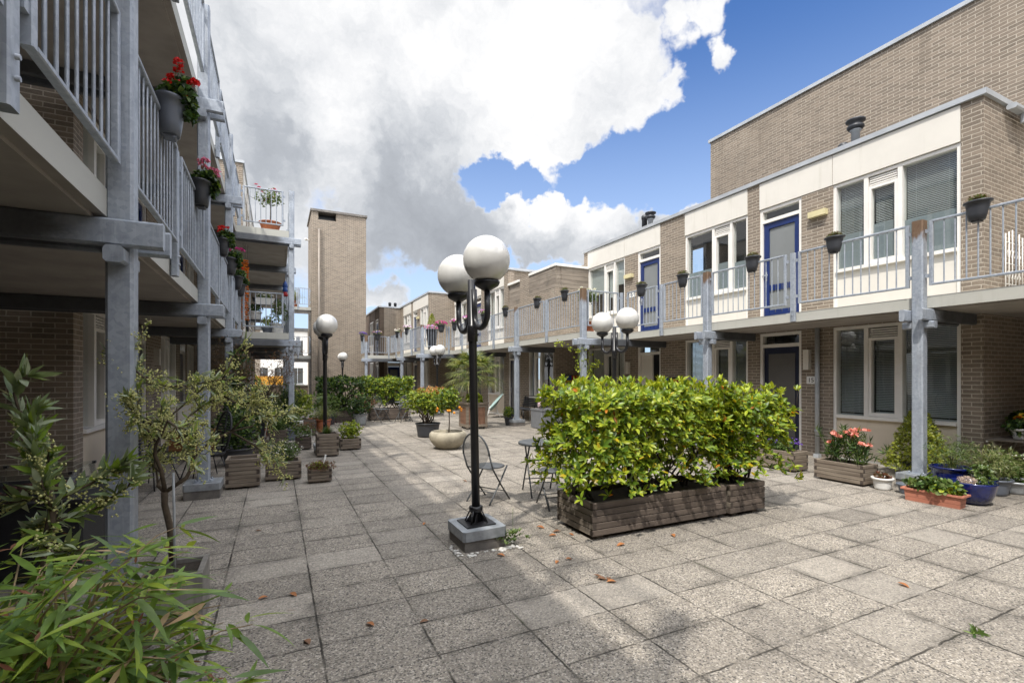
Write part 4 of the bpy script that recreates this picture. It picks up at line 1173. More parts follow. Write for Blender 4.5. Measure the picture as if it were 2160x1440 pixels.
tag(obj('weed', mb, M['lf_mid']), 'tiny green weed in a paving joint at the lower right', 'weed')
# fallen leaves
lm = MB(); lm.leaf(Vector((-.035,0,.004)), Vector((1,0,.12)), Vector((0,0,1)), .07, .034, 0, .5, .25, OVAL)
M['deadleaf'] = [leaf_mat('fallen_orange_leaf', (.38,.15,.05), .1, .7), leaf_mat('fallen_brown_leaf', (.20,.10,.05), .1, .7)]
lme = lm.mesh('fallen_leaf', M['deadleaf'][0]); lme2 = lm.mesh('fallen_leaf', M['deadleaf'][1])
LP = [(648,1355),(618,1255),(555,1262),(545,1120),(780,1318),(895,1105),(895,1312),(1056,1172),(1290,1228),(1262,1218),(1200,1180),(1420,1130),(1174,1122),(1205,1128),(1166,1130),(1270,1222),(1905,1235),(1175,1186),(1284,1222),(1310,1150),(1140,1113),(980,1015)]
for i, (u, v) in enumerate(LP):
    d = 1020*1.6/(v-793); l = (u-1080)/1020*d
    o = bpy.data.objects.new('fallen_leaf', lme if i % 3 else lme2); COL.objects.link(o)
    o.location = (l*math.cos(A)+d*math.sin(A), d*math.cos(A)-l*math.sin(A), .006); o.rotation_euler = (r.uniform(-.2,.2), r.uniform(-.2,.2), r.random()*6.28); o.scale = (.8+.5*r.random(),)*3
    tag(o, 'dry orange brown leaf fallen on the paving', 'leaf', 'fallen leaves on the paving')

# ------------------------------------------------------------------ big laurel hedge in two plank boxes
def laurel(root, x0, x1, y0, y1, z0, z1, n, seed, stems):
    r = random.Random(seed); mb = MB(); st = MB()
    cx, cy = (x0+x1)/2, (y0+y1)/2
    k = 0
    while k < n:
        x = r.uniform(x0, x1); y = r.uniform(y0, y1); z = z0+(z1-z0)*r.random()**.62
        # keep mostly the outer shell
        e = min(abs(y-y0), abs(y1-y), abs(z1-z), abs(x-x0), abs(x1-x))
        if e > .16 and r.random() < .62: continue
        if z < z0+.30 and r.random() < .25: continue
        gx = math.sin(x*5.1+z*3.3)*math.sin(z*6.1-x*2.2+1.); 
        if gx > .6 and r.random() < .5: continue
        x += .05*math.sin(z*7); p = Vector((x, y+.04*math.sin(x*6+z*4), z+.045*math.sin(x*9)))
        if z < z0+.22: p.y += .10*(1 if y > cy else -1)*r.random()
        out = Vector(((x-cx)/(x1-x0)*1.3, (y-cy)/(y1-y0)*1.8, .75)) + rv(r, .3)
        w = (5,4,2.2,.25,.06) if z > z0+.5*(z1-z0) else (4,3.2,3.2,.4,.10)
        rosette(mb, r, p, out, 6, .080*r.uniform(.6,1.25), .029, (.0,.5,.92,1.,.72,.0), w, .85, .3, .25); k += 1
    for i in range(int(n*.035)):                  # uneven young shoots above the clipped top
        p = Vector((r.uniform(x0,x1), r.uniform(y0,y1), z1-.03)); q = p+Vector((r.gauss(0,.03), r.gauss(0,.03), r.uniform(.04,.15))); st.tube([p-Vector((0,0,.12)), p, q], .0025, 4)
        rosette(mb, r, q, Vector((r.gauss(0,.2), r.gauss(0,.2), 1)), 6, .085, .028, (.0,.5,.92,1.,.72,.0), (4,5,1,0,0), .5, .3, .15)
    for i in range(stems):
        x = r.uniform(x0+.25, x1-.25); y = cy+r.uniform(-.1,.1)
        for q in range(3):
            t = (x+r.uniform(-.25,.25), cy+r.uniform(-.3,.3), z1-.1-r.random()*.5)
            st.tube(bent(r, (x+r.uniform(-.04,.04), y, .28), t, 5, .16), [.016,.013,.011,.009,.006,.004], 5)
    obj('foliage', mb, M['lf_laurel'], root); obj('stem', st, M['stem_dark'], root)
h1 = thing('hedge_planter', 'big sunlit laurel hedge in the long dark plank box in front', 'hedge', (3.665, 4.19, 0), 0, 'laurel hedges in plank boxes')
plank_box(h1, 1.83, .66, .37, 5, True, .045)
laurel(h1, -1.16, 1.0, -.46, .44, .38, 1.43, 2900, 11, 10)
h2 = thing('hedge_planter', 'shorter laurel hedge in the small plank box touching the long box', 'hedge', (4.90, 4.13, 0), 0, 'laurel hedges in plank boxes')
plank_box(h2, .58, .60, .37, 5, True, .045, jit=3)
laurel(h2, -.30, .70, -.44, .44, .40, 1.36, 1200, 12, 5)
# ------------------------------------------------------------------ bistro sets
M['mesh'] = None
def mesh_fabric():
    m, nt, b = newmat('perforated_metal'); N = NT(nt)
    b.inputs['Base Color'].default_value = (.075,.08,.085,1); b.inputs['Roughness'].default_value = .45
    t = N.n('ShaderNodeBsdfTransparent'); mx = N.n('ShaderNodeMixShader')
    mx.inputs[0].default_value = .46; N.l(t.outputs[0], mx.inputs[1]); N.l(b.outputs[0], mx.inputs[2])      # fine mesh, half open
    N.l(mx.outputs[0], nt.nodes['Material Output'].inputs[0]); return m
M['mesh'] = mesh_fabric()
def bistro_chair(loc, rz, label):
    """folding chair, faces local +x"""
    t = thing('bistro_chair', label, 'chair', loc, rz, 'grey bistro furniture')
    mb = MB(); n = 24                                  # curved mesh backrest, oval
    pts = []
    for k in range(n+1):
        w = math.pi*(k/n); pts.append((-.235-.05*math.sin(w)*1., .205*math.cos(w), .62+.27*math.sin(w)))
    for s in (1, -1):
        leg = MB()
        q = [(-.235, s*.205, .62), (-.16, s*.205, .44), (.02, s*.20, .22), (.215, s*.20, .0)]
        leg.tube(q, .011, 8); obj('leg', leg, M['meshgrey'], t)
        leg = MB(); leg.tube([(.19, s*.175, .44), (.04, s*.178, .26), (-.12, s*.18, .09), (-.20, s*.18, .0)], .011, 8); obj('leg', leg, M['meshgrey'], t)
    fr = MB(); fr.tube(pts, .012, 8); 
    fr.tube([(-.16,-.205,.44),(-.16,.205,.44)], .009, 6); obj('back_frame', fr, M['meshgrey'], t)
    bk = MB(); o = 0
    rows = []
    for j in range(9):
        z = -1 + 2*j/8; half = .20*math.sqrt(max(.02, 1-z*z))
        zz = .655+.225*z; row = []
        for i in range(9):
            y = -half+2*half*i/8; x = -.235-.05*math.sin(min(1,max(0,(zz-.62)/.27))*1.57)+.0 - .03*(1-(y/.21)**2)
            row.append(len(bk.v)); bk.v.append((x, y, zz))
        rows.append(row)
    for j in range(8):
        for i in range(8): bk.face((rows[j][i], rows[j][i+1], rows[j+1][i+1], rows[j+1][i]), 0, True)
    b = obj('backrest', bk, M['mesh'], t)
    st = MB(); st.lathe([(.001,.452),(.18,.452),(.198,.448),(.205,.44),(.198,.432)], 28, (.03,0,0), 0, True, 1.02, 1.0); obj('seat', st, M['meshgrey'], t)
    ba = MB(); ba.tube([(.10,-.2,.13),(.10,.2,.13)], .007, 6); ba.tube([(-.08,-.18,.13),(-.08,.18,.13)], .007, 6); obj('stretcher', ba, M['meshgrey'], t)
    return t
def bistro_table(loc, rz, label):
    t = thing('bistro_table', label, 'table', loc, rz, 'grey bistro furniture')
    mb = MB(); mb.lathe([(.001,.712),(.285,.712),(.305,.708),(.31,.695),(.31,.675),(.295,.672)], 36); obj('tabletop', mb, M['meshgrey'], t)
    for s in (-1, 1):
        for q in (-1, 1):
            mb = MB(); y = s*.20*(1 if q > 0 else .92)
            mb.tube([(-q*.17, y, .675), (0, y, .40), (q*.17, y, .14), (q*.25, y, 0)], .011, 8); obj('leg', mb, M['meshgrey'], t)
    mb = MB(); mb.tube([(-.13,-.2,.18),(-.13,.2,.18)], .008, 6); mb.tube([(.13,-.2,.18),(.13,.2,.18)], .008, 6)
    mb.tube([(.05,-.2,.5),(.12,-.19,.44),(.13,0,.43),(.12,.19,.44),(.05,.2,.5)], .009, 6); obj('stretcher', mb, M['meshgrey'], t)
    return t
bc = bistro_chair((2.45, 5.75, 0), R(30), 'grey mesh folding chair half behind the near lamp pole')
bt = bistro_table((3.25, 5.77, 0), R(75), 'round grey folding table at the left end of the big hedge')
dup(bc, (3.12, 5.12, 0), R(80), 'grey folding chair mostly hidden behind the left end of the big hedge')
dup(bc, (3.35, 17.35, 0), R(-60), 'far mesh chair in front of the back hedge, beside the zinc bucket')
dup(bc, (4.15, 17.35, 0), R(-110), 'far mesh chair behind the far table, in front of the back hedge')
dup(bt, (4.0, 16.85, 0), R(20), 'far round folding table in front of the back hedge')
dup(bc, (4.85, 16.85, 0), R(175), 'far folding chair seen from its side between the table and the black tub')

# ------------------------------------------------------------------ plank boxes along the left
def plant_box(loc, w, d, h, n, label, rz=0, dark=False, cat='planter'):
    t = thing('plank_planter', label, cat, loc, rz, 'plank planters in the courtyard')
    return t, plank_box(t, w, d, h, n, dark)
r = random.Random(21)
t, z = plant_box((-.43, 8.06, 0), .43, .42, .43, 7, 'tall dark plank planter with bare soil under the olive sprays')
t, z = plant_box((.10, 8.42, 0), .50, .46, .29, 5, 'plank planter full of a bushy green herb with tiny white flowers')
mb = MB(); fl = MB(); blob_leaves(mb, r, (0,0,z+.17), (.30,.26,.20), 520, .035, .013, SMALL, (4,2,3), per=5, shell=.35)
flowers(fl, r, (0,0,z+.17), (.29,.25,.20), 60, .018, 0, 4); obj('foliage', mb, M['lf_mid'], t); obj('blossom', fl, M['p_white'], t)
t, z = plant_box((.59, 7.88, 0), .33, .25, .21, 4, 'smallest plank planter with a rusty sedum spilling over and a label stick')
mb = MB(); blob_leaves(mb, r, (0,0,z+.07), (.24,.16,.10), 330, .035, .010, SMALL, (4,4,3), per=5, shell=.3, up=.7); obj('foliage', mb, M['lf_red'], t)
mb = MB(); blob_leaves(mb, r, (-.02,0,z+.07), (.16,.12,.09), 150, .03, .011, SMALL, (3,3,1), per=5); obj('foliage', mb, M['lf_lime'], t)
mb = MB(); mb.add([(.02,-.03,z),(.04,-.03,z),(.10,.0,z+.24),(.075,.0,z+.25),(.02,-.034,z),(.04,-.034,z),(.10,-.004,z+.24),(.075,-.004,z+.25)], [(0,1,2,3),(7,6,5,4),(0,4,5,1),(1,5,6,2),(2,6,7,3),(3,7,4,0)]); obj('plant_label', mb, M['whitepaint'], t)
t, z = plant_box((.92, 10.42, 0), .41, .40, .46, 7, 'tall plank planter with dark fine lavender, left of the low box')
mb = MB(); blades(mb, r, (0,0,z), 420, .20, .22, .006, (3,1,3), .5); obj('foliage', mb, M['lf_mid'], t)
mb = MB(); flowers(mb, r, (.08,.05,z+.16), (.22,.18,.14), 90, .016, 0, 4); obj('blossom', mb, M['p_heather'], t)
t, z = plant_box((1.45, 11.12, 0), .43, .38, .25, 4, 'low plank planter with a loose green shrub, right end of the left row')
mb = MB(); st = MB(); blob_leaves(mb, r, (.02,0,z+.20), (.27,.20,.24), 230, .05, .022, OVAL, (4,4,2), per=5, shell=.3)
for i in range(14): st.tube(bent(r, (r.gauss(0,.04),r.gauss(0,.04),z), (r.gauss(0,.2),r.gauss(0,.14),z+.3+.12*r.random()), 4, .1), .004, 4)
obj('foliage', mb, M['lf_lime'], t); obj('stem', st, M['stem_green'], t)
t, z = plant_box((.53, 11.55, 0), .32, .30, .28, 4, 'small dark plank planter with a reddish tipped shrub', dark=True)
mb = MB(); blob_leaves(mb, r, (0,0,z+.17), (.30,.26,.20), 240, .04, .015, OVAL, (3,2,2), per=5, shell=.3); obj('foliage', mb, M['lf_mid'], t)
mb = MB(); blob_leaves(mb, r, (0.05,0,z+.26), (.26,.22,.12), 90, .035, .012, OVAL, (3,2,1), per=5); obj('foliage', mb, M['lf_red'], t)
t, z = plant_box((.27, 14.5, 0), .55, .45, .42, 6, 'dark plank planter holding a tall mixed shrub under the left gallery', dark=True)
mb = MB(); st = MB(); blob_leaves(mb, r, (0,0,z+.55), (.42,.36,.62), 620, .06, .018, LANCE, (4,4,2), per=5, shell=.25)
for i in range(20): st.tube(bent(r, (r.gauss(0,.06),r.gauss(0,.06),z), (r.gauss(0,.25),r.gauss(0,.2),z+.6+.6*r.random()), 4, .1), .006, 4)
obj('foliage', mb, M['lf_dark'], t); obj('stem', st, M['stem_green'], t)
t, z = plant_box((.62, 14.9, 0), .40, .40, .40, 6, 'dark plank planter with a bright yellow green shrub beside the left gallery post', dark=True)
mb = MB(); blob_leaves(mb, r, (.02,0,z+.42), (.34,.30,.46), 470, .085, .020, LANCE, (4,3,3), per=5, shell=.3); obj('foliage', mb, M['lf_lime'], t)

# terracotta pots and others among them
def potted(loc, label, r0, r1, h, mat, group='loose flower pots on the paving', name='flower_pot', cat='flower pot', **kw):
    t = thing(name, label, cat, loc, r.random()*6, group)
    return t, pot(t, r0, r1, h, mat, **kw)
t, z = potted((-.12, 13.85, 0), 'small terracotta pot with a tuft of fresh green grass', .10, .135, .25, 'terra')
mb = MB(); blades(mb, r, (0,0,z), 260, .17, .16, .008, (4,2,2), .4); obj('foliage', mb, M['lf_lime'], t)
t, z = potted((1.18, 14.45, 0), 'terracotta pot with pale ornamental grass behind the lamp on the left', .15, .20, .40, 'terra')
mb = MB(); blades(mb, r, (0,0,z), 620, .52, .52, .008, (3,4,2), .85); obj('foliage', mb, M['lf_grass'], t)
t, z = plant_box((.80, 14.2, 0), .34, .34, .42, 6, 'dark reddish plank box beside the ornamental grass pot', dark=True)
t = thing('concrete_block', 'pale concrete plant stand between the dark boxes on the left', 'plant stand', (.62, 13.6, 0))
mb = MB(); mb.rbox(-.2,.2,-.18,.18,0,.30,.02,'z'); mb.rbox(-.2,.0,-.18,.18,.302,.44,.02,'z'); obj('block', mb, M['slab'], t)
t, z = potted((1.05, 15.5, 0), 'terracotta trough with a large leaved fig plant near the tower', .22, .27, .34, 'terra', sx=1.3)
mb = MB(); st = MB()
for i in range(60):
    p = Vector((r.gauss(0,.25), r.gauss(0,.2), z+.15+.6*r.random())); mb.leaf(p, (rv(r,.6)+Vector((0,0,-.15))).normalized(), Vector((0,0,1))+rv(r,.3), .17, .12, pick(r,(4,3,2)), .2, .35, (0.,.7,1.,.85,.5,0.))
for i in range(9): st.tube(bent(r, (0,0,z), (r.gauss(0,.22),r.gauss(0,.18),z+.7*r.random()+.1), 4, .1), .008, 5)
obj('foliage', mb, M['lf_mid'], t); obj('stem', st, M['stem_green'], t)
t, z = potted((-.45, 14.6, 0), 'dark pot with broad hosta like leaves in the shade at left', .16, .2, .3, 'anthracite')
mb = MB()
for i in range(90):
    p = Vector((r.gauss(0,.16), r.gauss(0,.16), z+.05+.25*r.random())); d = Vector((p.x,p.y,.12)).normalized(); mb.leaf(p, d+rv(r,.15), Vector((0,0,1)), .16, .10, pick(r,(3,4,2)), .2, .4, OVAL)
obj('foliage', mb, M['lf_dark'], t)
t, z = potted((-.75, 13.3, 0), 'terracotta pot half hidden in the shade behind the leaning shrub', .13, .17, .28, 'terra')
mb = MB(); blob_leaves(mb, r, (0,0,z+.18), (.26,.24,.25), 240, .05, .02, OVAL, (4,3,1), per=5); obj('foliage', mb, M['lf_dark'], t)
t, z = potted((-.3, 16.3, 0), 'black tub with a dense dark shrub deep under the left gallery', .22, .27, .36, 'anthracite')
mb = MB(); blob_leaves(mb, r, (0,0,z+.5), (.5,.45,.55), 560, .06, .025, OVAL, (3,4,1), per=5, shell=.3); obj('foliage', mb, M['lf_dark'], t)
t, z = potted((1.5, 17.0, 0), 'black tub with a bushy green shrub in front of the tower base', .22, .27, .36, 'anthracite')
mb = MB(); blob_leaves(mb, r, (0,0,z+.4), (.48,.42,.45), 420, .06, .025, OVAL, (3,2,1), per=5, shell=.3); obj('foliage', mb, M['lf_mid'], t)

t, z = potted((-.62, 9.95, 0), 'black tub with a dense dark bush just behind the second post', .20, .25, .32, 'anthracite')
mb = MB(); blob_leaves(mb, r, (0,0,z+.36), (.42,.40,.44), 430, .055, .024, OVAL, (3,3,2), per=5, shell=.3); obj('foliage', mb, M['lf_dark'], t)
t, z = plant_box((.02, 12.75, 0), .44, .36, .34, 5, 'dark plank planter of feathery green herbs in the middle of the left row', dark=True)
mb = MB(); blades(mb, r, (0,0,z), 260, .42, .30, .006, (3,2,3), .6); blob_leaves(mb, r, (0,0,z+.16), (.27,.22,.18), 200, .05, .016, LANCE, (3,2,3), per=5); obj('foliage', mb, M['lf_mid'], t)
t, z = potted((-.62, 12.35, 0), 'tall slim pot of upright bamboo like stems in the shade at left', .15, .19, .36, 'anthracite')
mb = MB(); st = MB()
for i in range(18):
    e_ = Vector((r.gauss(0,.22), r.gauss(0,.18), z+.7+.75*r.random())); b_ = bent(r, (r.gauss(0,.05),r.gauss(0,.05),z), e_, 4, .06); st.tube(b_, .005, 5)
    for k in range(16):
        q = r.randrange(1,4); p = b_[q].lerp(b_[q+1], r.random()); mb.leaf(p, (rv(r,.6)+Vector((0,0,.1))).normalized(), rv(r), .12, .016, pick(r,(3,2,2)), .1, .25, LANCE)
obj('culm', st, M['stem_green'], t); obj('foliage', mb, M['lf_mid'], t)
t, z = potted((.30, 13.3, 0), 'glazed grey pot with a pale green rounded shrub between the dark boxes', .15, .19, .28, 'greypot')
mb = MB(); blob_leaves(mb, r, (0,0,z+.26), (.30,.28,.30), 330, .05, .022, OVAL, (3,4,1), per=5, shell=.3); obj('foliage', mb, M['lf_mid'], t)
t, z = potted((-1.35, 10.9, 0), 'terracotta pot with a bushy plant against the shaded wall at left', .14, .18, .28, 'terra')
mb = MB(); blob_leaves(mb, r, (0,0,z+.26), (.32,.30,.32), 300, .055, .024, OVAL, (3,3,1), per=5, shell=.3); obj('foliage', mb, M['lf_dark'], t)
# leaning multi-stemmed shrub with a stake, sparse reddish leaves
t = thing('potted_shrub', 'leaning bare stemmed shrub with sparse reddish leaves tied to a pale stake', 'shrub', (-.37, 11.05, 0))
z = plank_box(t, .46, .46, .34, 5, True)
st = MB(); mb = MB(); fork = Vector((.22, .05, 1.12)); st.tube(bent(r, (0,0,z), fork, 5, .08), [.034,.032,.03,.028,.026,.024], 8)
tips = []
for i in range(17):
    a = Vector((r.uniform(-.85,.75), r.uniform(-.5,.5), r.uniform(1.55,2.15))); b = bent(r, fork+rv(r,.02), a, 5, .14); st.tube(b, [.012,.010,.008,.006,.005,.003], 5)
    for q in range(5):
        p0 = b[2+q % 4]; p1 = p0 + Vector((r.gauss(0,.28), r.gauss(0,.22), .12+.22*r.random())); tw = bent(r, p0, p1, 3, .2); st.tube(tw, .0025, 4); tips += tw[1:]
for p in tips:
    for q in range(3): rosette(mb, r, p + rv(r,.06), rv(r)+Vector((0,0,.4)), 3, .035, .014, SMALL, (4,4,3))
obj('stem', st, M['bark'], t); obj('foliage', mb, M['lf_red'], t)
sk = MB(); sk.tube([(.14,-.06,z), (.30,-.02,1.15)], .009, 6); obj('stake', sk, M['cream'], t)

# ivy climbing the third post of the left gallery
t = thing('climbing_ivy', 'dark ivy climbing the third post of the left gallery', 'climbing plant', (-.8, 11.4, 0))
mb = MB(); st = MB()
for i in range(560):
    zz = .15+1.95*r.random(); k = (.34 if zz < 1.3 else .20)*(1+.4*math.sin(zz*5))
    p = Vector((r.gauss(0,.5)*k+.05*math.sin(zz*4)+.05, r.gauss(0,.5)*k-.08, zz)); rosette(mb, r, p, Vector((p.x,p.y-.3,.2))+rv(r,.3), 3, .06, .05, (0.,.9,1.,.6,0.), (3,5,1))
for i in range(5): st.tube(bent(r, (r.gauss(0,.08),-.12,0), (r.gauss(0,.1),-.1,2.0), 8, .05), .006, 5)
obj('foliage', mb, M['lf_dark'], t); obj('stem', st, M['stem_dark'], t)

# ------------------------------------------------------------------ shrubs and trees of the middle ground
t, z = potted((3.6, 12.47, 0), 'black plastic tub with a round shrub of coppery top leaves', .26, .31, .37, 'anthracite', cat='potted shrub', name='potted_shrub')
mb = MB(); st = MB(); blob_leaves(mb, r, (0,0,.93), (.60,.55,.40), 620, .085, .030, OVAL, (3,4,2), per=6, shell=.45, zmin=.62); obj('foliage', mb, M['lf_hedge'], t)
mb = MB(); blob_leaves(mb, r, (-.05,-.05,1.17), (.46,.42,.18), 120, .06, .022, OVAL, (2,2,1), per=6, shell=.6); 
M['lf_copper'] = [leaf_mat('copper_leaf', (.42,.17,.05)), leaf_mat('copper_leaf_pale', (.50,.30,.12))]
cmb = MB(); cmb.v = mb.v; cmb.f = mb.f; cmb.sm = mb.sm; cmb.m = [min(1, q) for q in mb.m]; obj('young_leaves', cmb, M['lf_copper'], t)
for q in ((-.1,-.35,1.14),(-.26,-.3,1.1)): fl = MB(); umbel(fl, r, q, .05, 15, .03); obj('flower_head', fl, M['p_pink'], t)
for i in range(11): st.tube(bent(r, (r.gauss(0,.05),r.gauss(0,.05),z), (r.gauss(0,.34),r.gauss(0,.3),.75+.25*r.random()), 5, .12), [.02,.018,.015,.012,.009,.005], 6)
obj('stem', st, M['bark'], t)

t = thing('potted_mandarin_tree', 'mottled stone bowl with a small mandarin tree carrying orange fruit', 'potted tree', (3.42, 10.26, 0))
mb = MB(); mb.lathe([(.20,0),(.235,.01),(.33,.10),(.40,.20),(.415,.28),(.40,.345),(.365,.38),(.35,.385),(.335,.375),(.34,.33),(.33,.32),(.001,.32)], 40); obj('bowl', mb, M['stone'], t)
mb = MB(); mb.lathe([(.33,.318),(.001,.332)], 30); obj('soil', mb, M['soil'], t)
st = MB(); st.tube([(.02,0,.32),(.035,0,.6),(.03,.01,.80)], [.016,.014,.012], 8); mb = MB()
for i in range(9): st.tube(bent(r, (.03,.01,.78), (.03+r.gauss(0,.16),r.gauss(0,.16),.98+.2*r.random()), 4, .12), .006, 5)
obj('trunk', st, M['cedar'], t)
blob_leaves(mb, r, (.0,0,1.08), (.32,.30,.30), 400, .06, .024, OVAL, (4,3,3), per=5, shell=.35, zmin=.72); obj('foliage', mb, M['lf_hedge'], t)
for i in range(11):
    w = r.uniform(2.6,6.6); f = MB(); f.sphere((.03+.27*math.cos(w), .26*math.sin(w), .78+.14*r.random()), .026, 12, 8); obj('mandarin', f, M['fruit'] if 'fruit' in M else M.setdefault('fruit', simple('mandarin_peel', (.78,.27,.01), .4, .08, 20.)), t)

t = thing('potted_palm', 'fan palm in a tall panelled timber box in the middle of the courtyard', 'potted palm', (5.46, 13.95, 0))
mb = MB()
for sx in (-1,1):
    for sy in (-1,1): mb.box(sx*.34-sx*.07, sx*.34, sy*.34-sy*.07, sy*.34, .04, .74)
for s in (-1,1):
    for z0, z1 in ((.06,.14),(.66,.74)): mb.box(-.27,.27, s*.335-s*.04, s*.335, z0, z1); mb.box(s*.335-s*.04, s*.335, -.27,.27, z0, z1)
mb.box(-.37,.37,-.37,-.27,.745,.80); mb.box(-.37,.37,.27,.37,.745,.80); mb.box(-.37,-.27,-.27,.27,.745,.80); mb.box(.27,.37,-.27,.27,.745,.80)
b = obj('box', mb, M['wood'], t)
mb = MB()
for k in range(6):
    x = -.27+k*.09
    for s in (-1,1): mb.box(x+.002, x+.088, s*.315-s*.02, s*.315, .14, .66); mb.box(s*.315-s*.02, s*.315, x+.002, x+.088, .14, .66)
obj('box_panel', mb, M['redwood'], b)
mb = MB()
for a in (-.25,.25):
    for q in (-.25,.25): mb.lathe([(.03,0),(.03,.04)], 8, (a,q,0))
obj('caster', mb, M['black'], b)
mb = MB(); mb.box(-.29,.29,-.29,.29,.5,.72); obj('soil', mb, M['soil'], t)
mb = MB(); mb.tube([(0,0,.7),(.01,.0,1.0),(0,.01,1.5),(0,0,1.62)], [.085,.10,.11,.07], 12)
for i in range(220):
    w = r.random()*6.28; zz = .75+.8*r.random(); mb.leaf(Vector((.09*math.cos(w),.09*math.sin(w),zz)), Vector((math.cos(w),math.sin(w),-.2+1.2*r.random())), Vector((0,0,1)), .08, .012, 0, .1, -.3, SMALL)
obj('trunk', mb, M['bark'], t)
mb = MB(); st = MB()
for i in range(36):
    w = 2.4*i + r.uniform(-.2,.2); el = 1.25-1.75*(i/36)+r.uniform(-.12,.12); L = .42+.16*r.random()
    d = Vector((math.cos(w)*math.cos(el), math.sin(w)*math.cos(el), math.sin(el))); base = Vector((0,0,1.62))+d*.05
    tip = base + d*L; st.tube([base, base+d*L*.5+Vector((0,0,.02)), tip], .006, 5)
    sd = d.cross(Vector((0,0,1)));
    sd = sd.normalized() if sd.length > .05 else Vector((1,0,0)); nn = sd.cross(d).normalized()
    for k in range(22):
        a = -1.75+3.5*k/21; dd = (d*math.cos(a)+sd*math.sin(a)).normalized(); l = (.52+.1*r.random())*(1-.16*abs(a))
        m_ = pick(r, (4,3,2) if el > -.1 else (2,5,2))
        pts = [tip + dd*(l*q/4) - Vector((0,0,1))*(.30*l*(q/4)**2.4*(1+.6*r.random())) for q in range(5)]
        o = len(mb.v)
        for q, p in enumerate(pts):
            ww = .014*(1-.9*(q/4)**1.5); e = dd.cross(nn)*ww
            mb.v.extend([tuple(p-e), tuple(p+e)])
        for q in range(4): mb.face((o+2*q, o+2*q+1, o+2*q+3, o+2*q+2), m_, True)
obj('frond', mb, M['lf_palm'], t); obj('petiole', st, M['stem_green'], t)
mb = MB(); blob_leaves(mb, r, (-.02,-.12,.92), (.34,.26,.20), 150, .07, .04, OVAL, (3,3,2), per=5, shell=.3); obj('underplanting', mb, M['lf_lime'], t)

def far_hedge(loc, label, w, d, z0, z1, n, seed, fol, box=True):
    t = thing('hedge_planter', label, 'hedge', loc, 0, 'laurel hedges in plank boxes'); rr = random.Random(seed)
    if box: plank_box(t, w*.8, d*.8, .42, 5, True)
    mb = MB(); k = 0
    while k < n:
        x = rr.uniform(-w/2,w/2); y = rr.uniform(-d/2,d/2); zz = z0+(z1-z0)*rr.random()**.8
        e = min(abs(y+d/2), abs(d/2-y), abs(z1-zz), abs(x+w/2), abs(w/2-x))
        if e > .14 and rr.random() < .8: continue
        p = Vector((x, y+.05*math.sin(x*7+zz*3), zz+.05*math.sin(x*8+1)))
        rosette(mb, rr, p, Vector((x/w*1.2, y/d*2., .6))+rv(rr,.3), 5, .11, .042, OVAL, (4,4,3)); k += 1
    obj('foliage', mb, fol, t); st = MB()
    for i in range(8): st.tube(bent(rr, (rr.uniform(-w*.35,w*.35),0,.3), (rr.uniform(-w*.45,w*.45), rr.uniform(-d*.3,d*.3), z1-.3), 4, .1), .014, 5)
    obj('stem', st, M['stem_dark'], t)
far_hedge((3.72, 18.15, 0), 'sunlit clipped hedge in a plank box behind the far bistro set', 1.75, .75, .55, 1.52, 900, 5, M['lf_hedge'])
far_hedge((2.05, 18.0, 0), 'darker clipped hedge in the shade to the left of the sunlit far hedge', 1.5, .9, .25, 1.54, 820, 6, M['lf_dark'])
t, z = potted((2.47, 16.45, 0), 'zinc bucket with a spreading coppery leaved shrub', .18, .215, .36, 'zincbucket', cat='potted shrub', name='potted_shrub')
mb = MB(); blob_leaves(mb, r, (0,0,z+.35), (.62,.45,.42), 420, .075, .028, OVAL, (3,3,1), per=5, shell=.35); obj('foliage', mb, M['lf_dark'], t)
mb = MB(); blob_leaves(mb, r, (.15,-.15,z+.40), (.50,.38,.32), 110, .07, .024, OVAL, (3,2,1), per=5, shell=.6); obj('young_leaves', mb, M['lf_red'], t)

# ------------------------------------------------------------------ along the right row, middle
t = thing('garden_bench', 'long black slatted bench against the wall under the gallery', 'bench', (8.02, 15.1, 0), R(-90))
for s in (-.85, .0, .85):
    mb = MB(); mb.box(s-.02, s+.02, -.25, .22, .395, .43); mb.tube([(s,-.24,.40),(s,-.20,.2),(s,-.28,.0)], .018, 6); mb.tube([(s,.18,.40),(s,.14,.2),(s,.24,.0)], .018, 6); mb.tube([(s,.20,.41),(s,.26,.6),(s,.33,.88)], .018, 6); obj('support', mb, M['black'], t)
mb = MB()
for k in range(7): mb.rbox(-.95,.95,-.25+k*.068,-.20+k*.068,.43,.455,.006,'x')
obj('seat', mb, M['anthracite'], t)
mb = MB()
for k in range(7):
    z = .50+k*.058; y = .215+.115*(z-.46)/.42
    mb.rbox(-.95,.95,y,y+.022,z,z+.046,.006,'x')
obj('backrest', mb, M['anthracite'], t)
t = thing('storage_box', 'grey weatherproof storage box beside the black bench', 'storage box', (7.5, 12.95, 0))
mb = MB()
mb.rbox(-.38,.38,-.34,.34,.02,.55,.02,'z'); mb.box(-.30,.30,-.345,-.335,.08,.48)
obj('box', mb, M['greybox'] if 'greybox' in M else M.setdefault('greybox', simple('grey_resin', (.16,.165,.175), .55, .1, 5.)), t)
mb = MB(); mb.rbox(-.395,.395,-.355,.355,.552,.60,.02,'z'); obj('lid', mb, M['greybox'], t)
mb = MB(); mb.sphere((0,0,.0), .2, 18, 10, 0, 1.05, .38, 1.0)
o = obj('cushion', mb, M['pinkcloth'] if 'pinkcloth' in M else M.setdefault('pinkcloth', simple('pale_pink_cloth', (.62,.46,.50), .9, .25, 5.)), None, (7.28, 12.95, .80), (R(12), R(8), R(70)))
tag(o, 'pale pink patterned cushion leaning on the grey storage box', 'cushion')
t, z = potted((6.83, 14.28, 0), 'small black pot with a young green shrub by the middle gallery post', .10, .14, .26, 'anthracite')
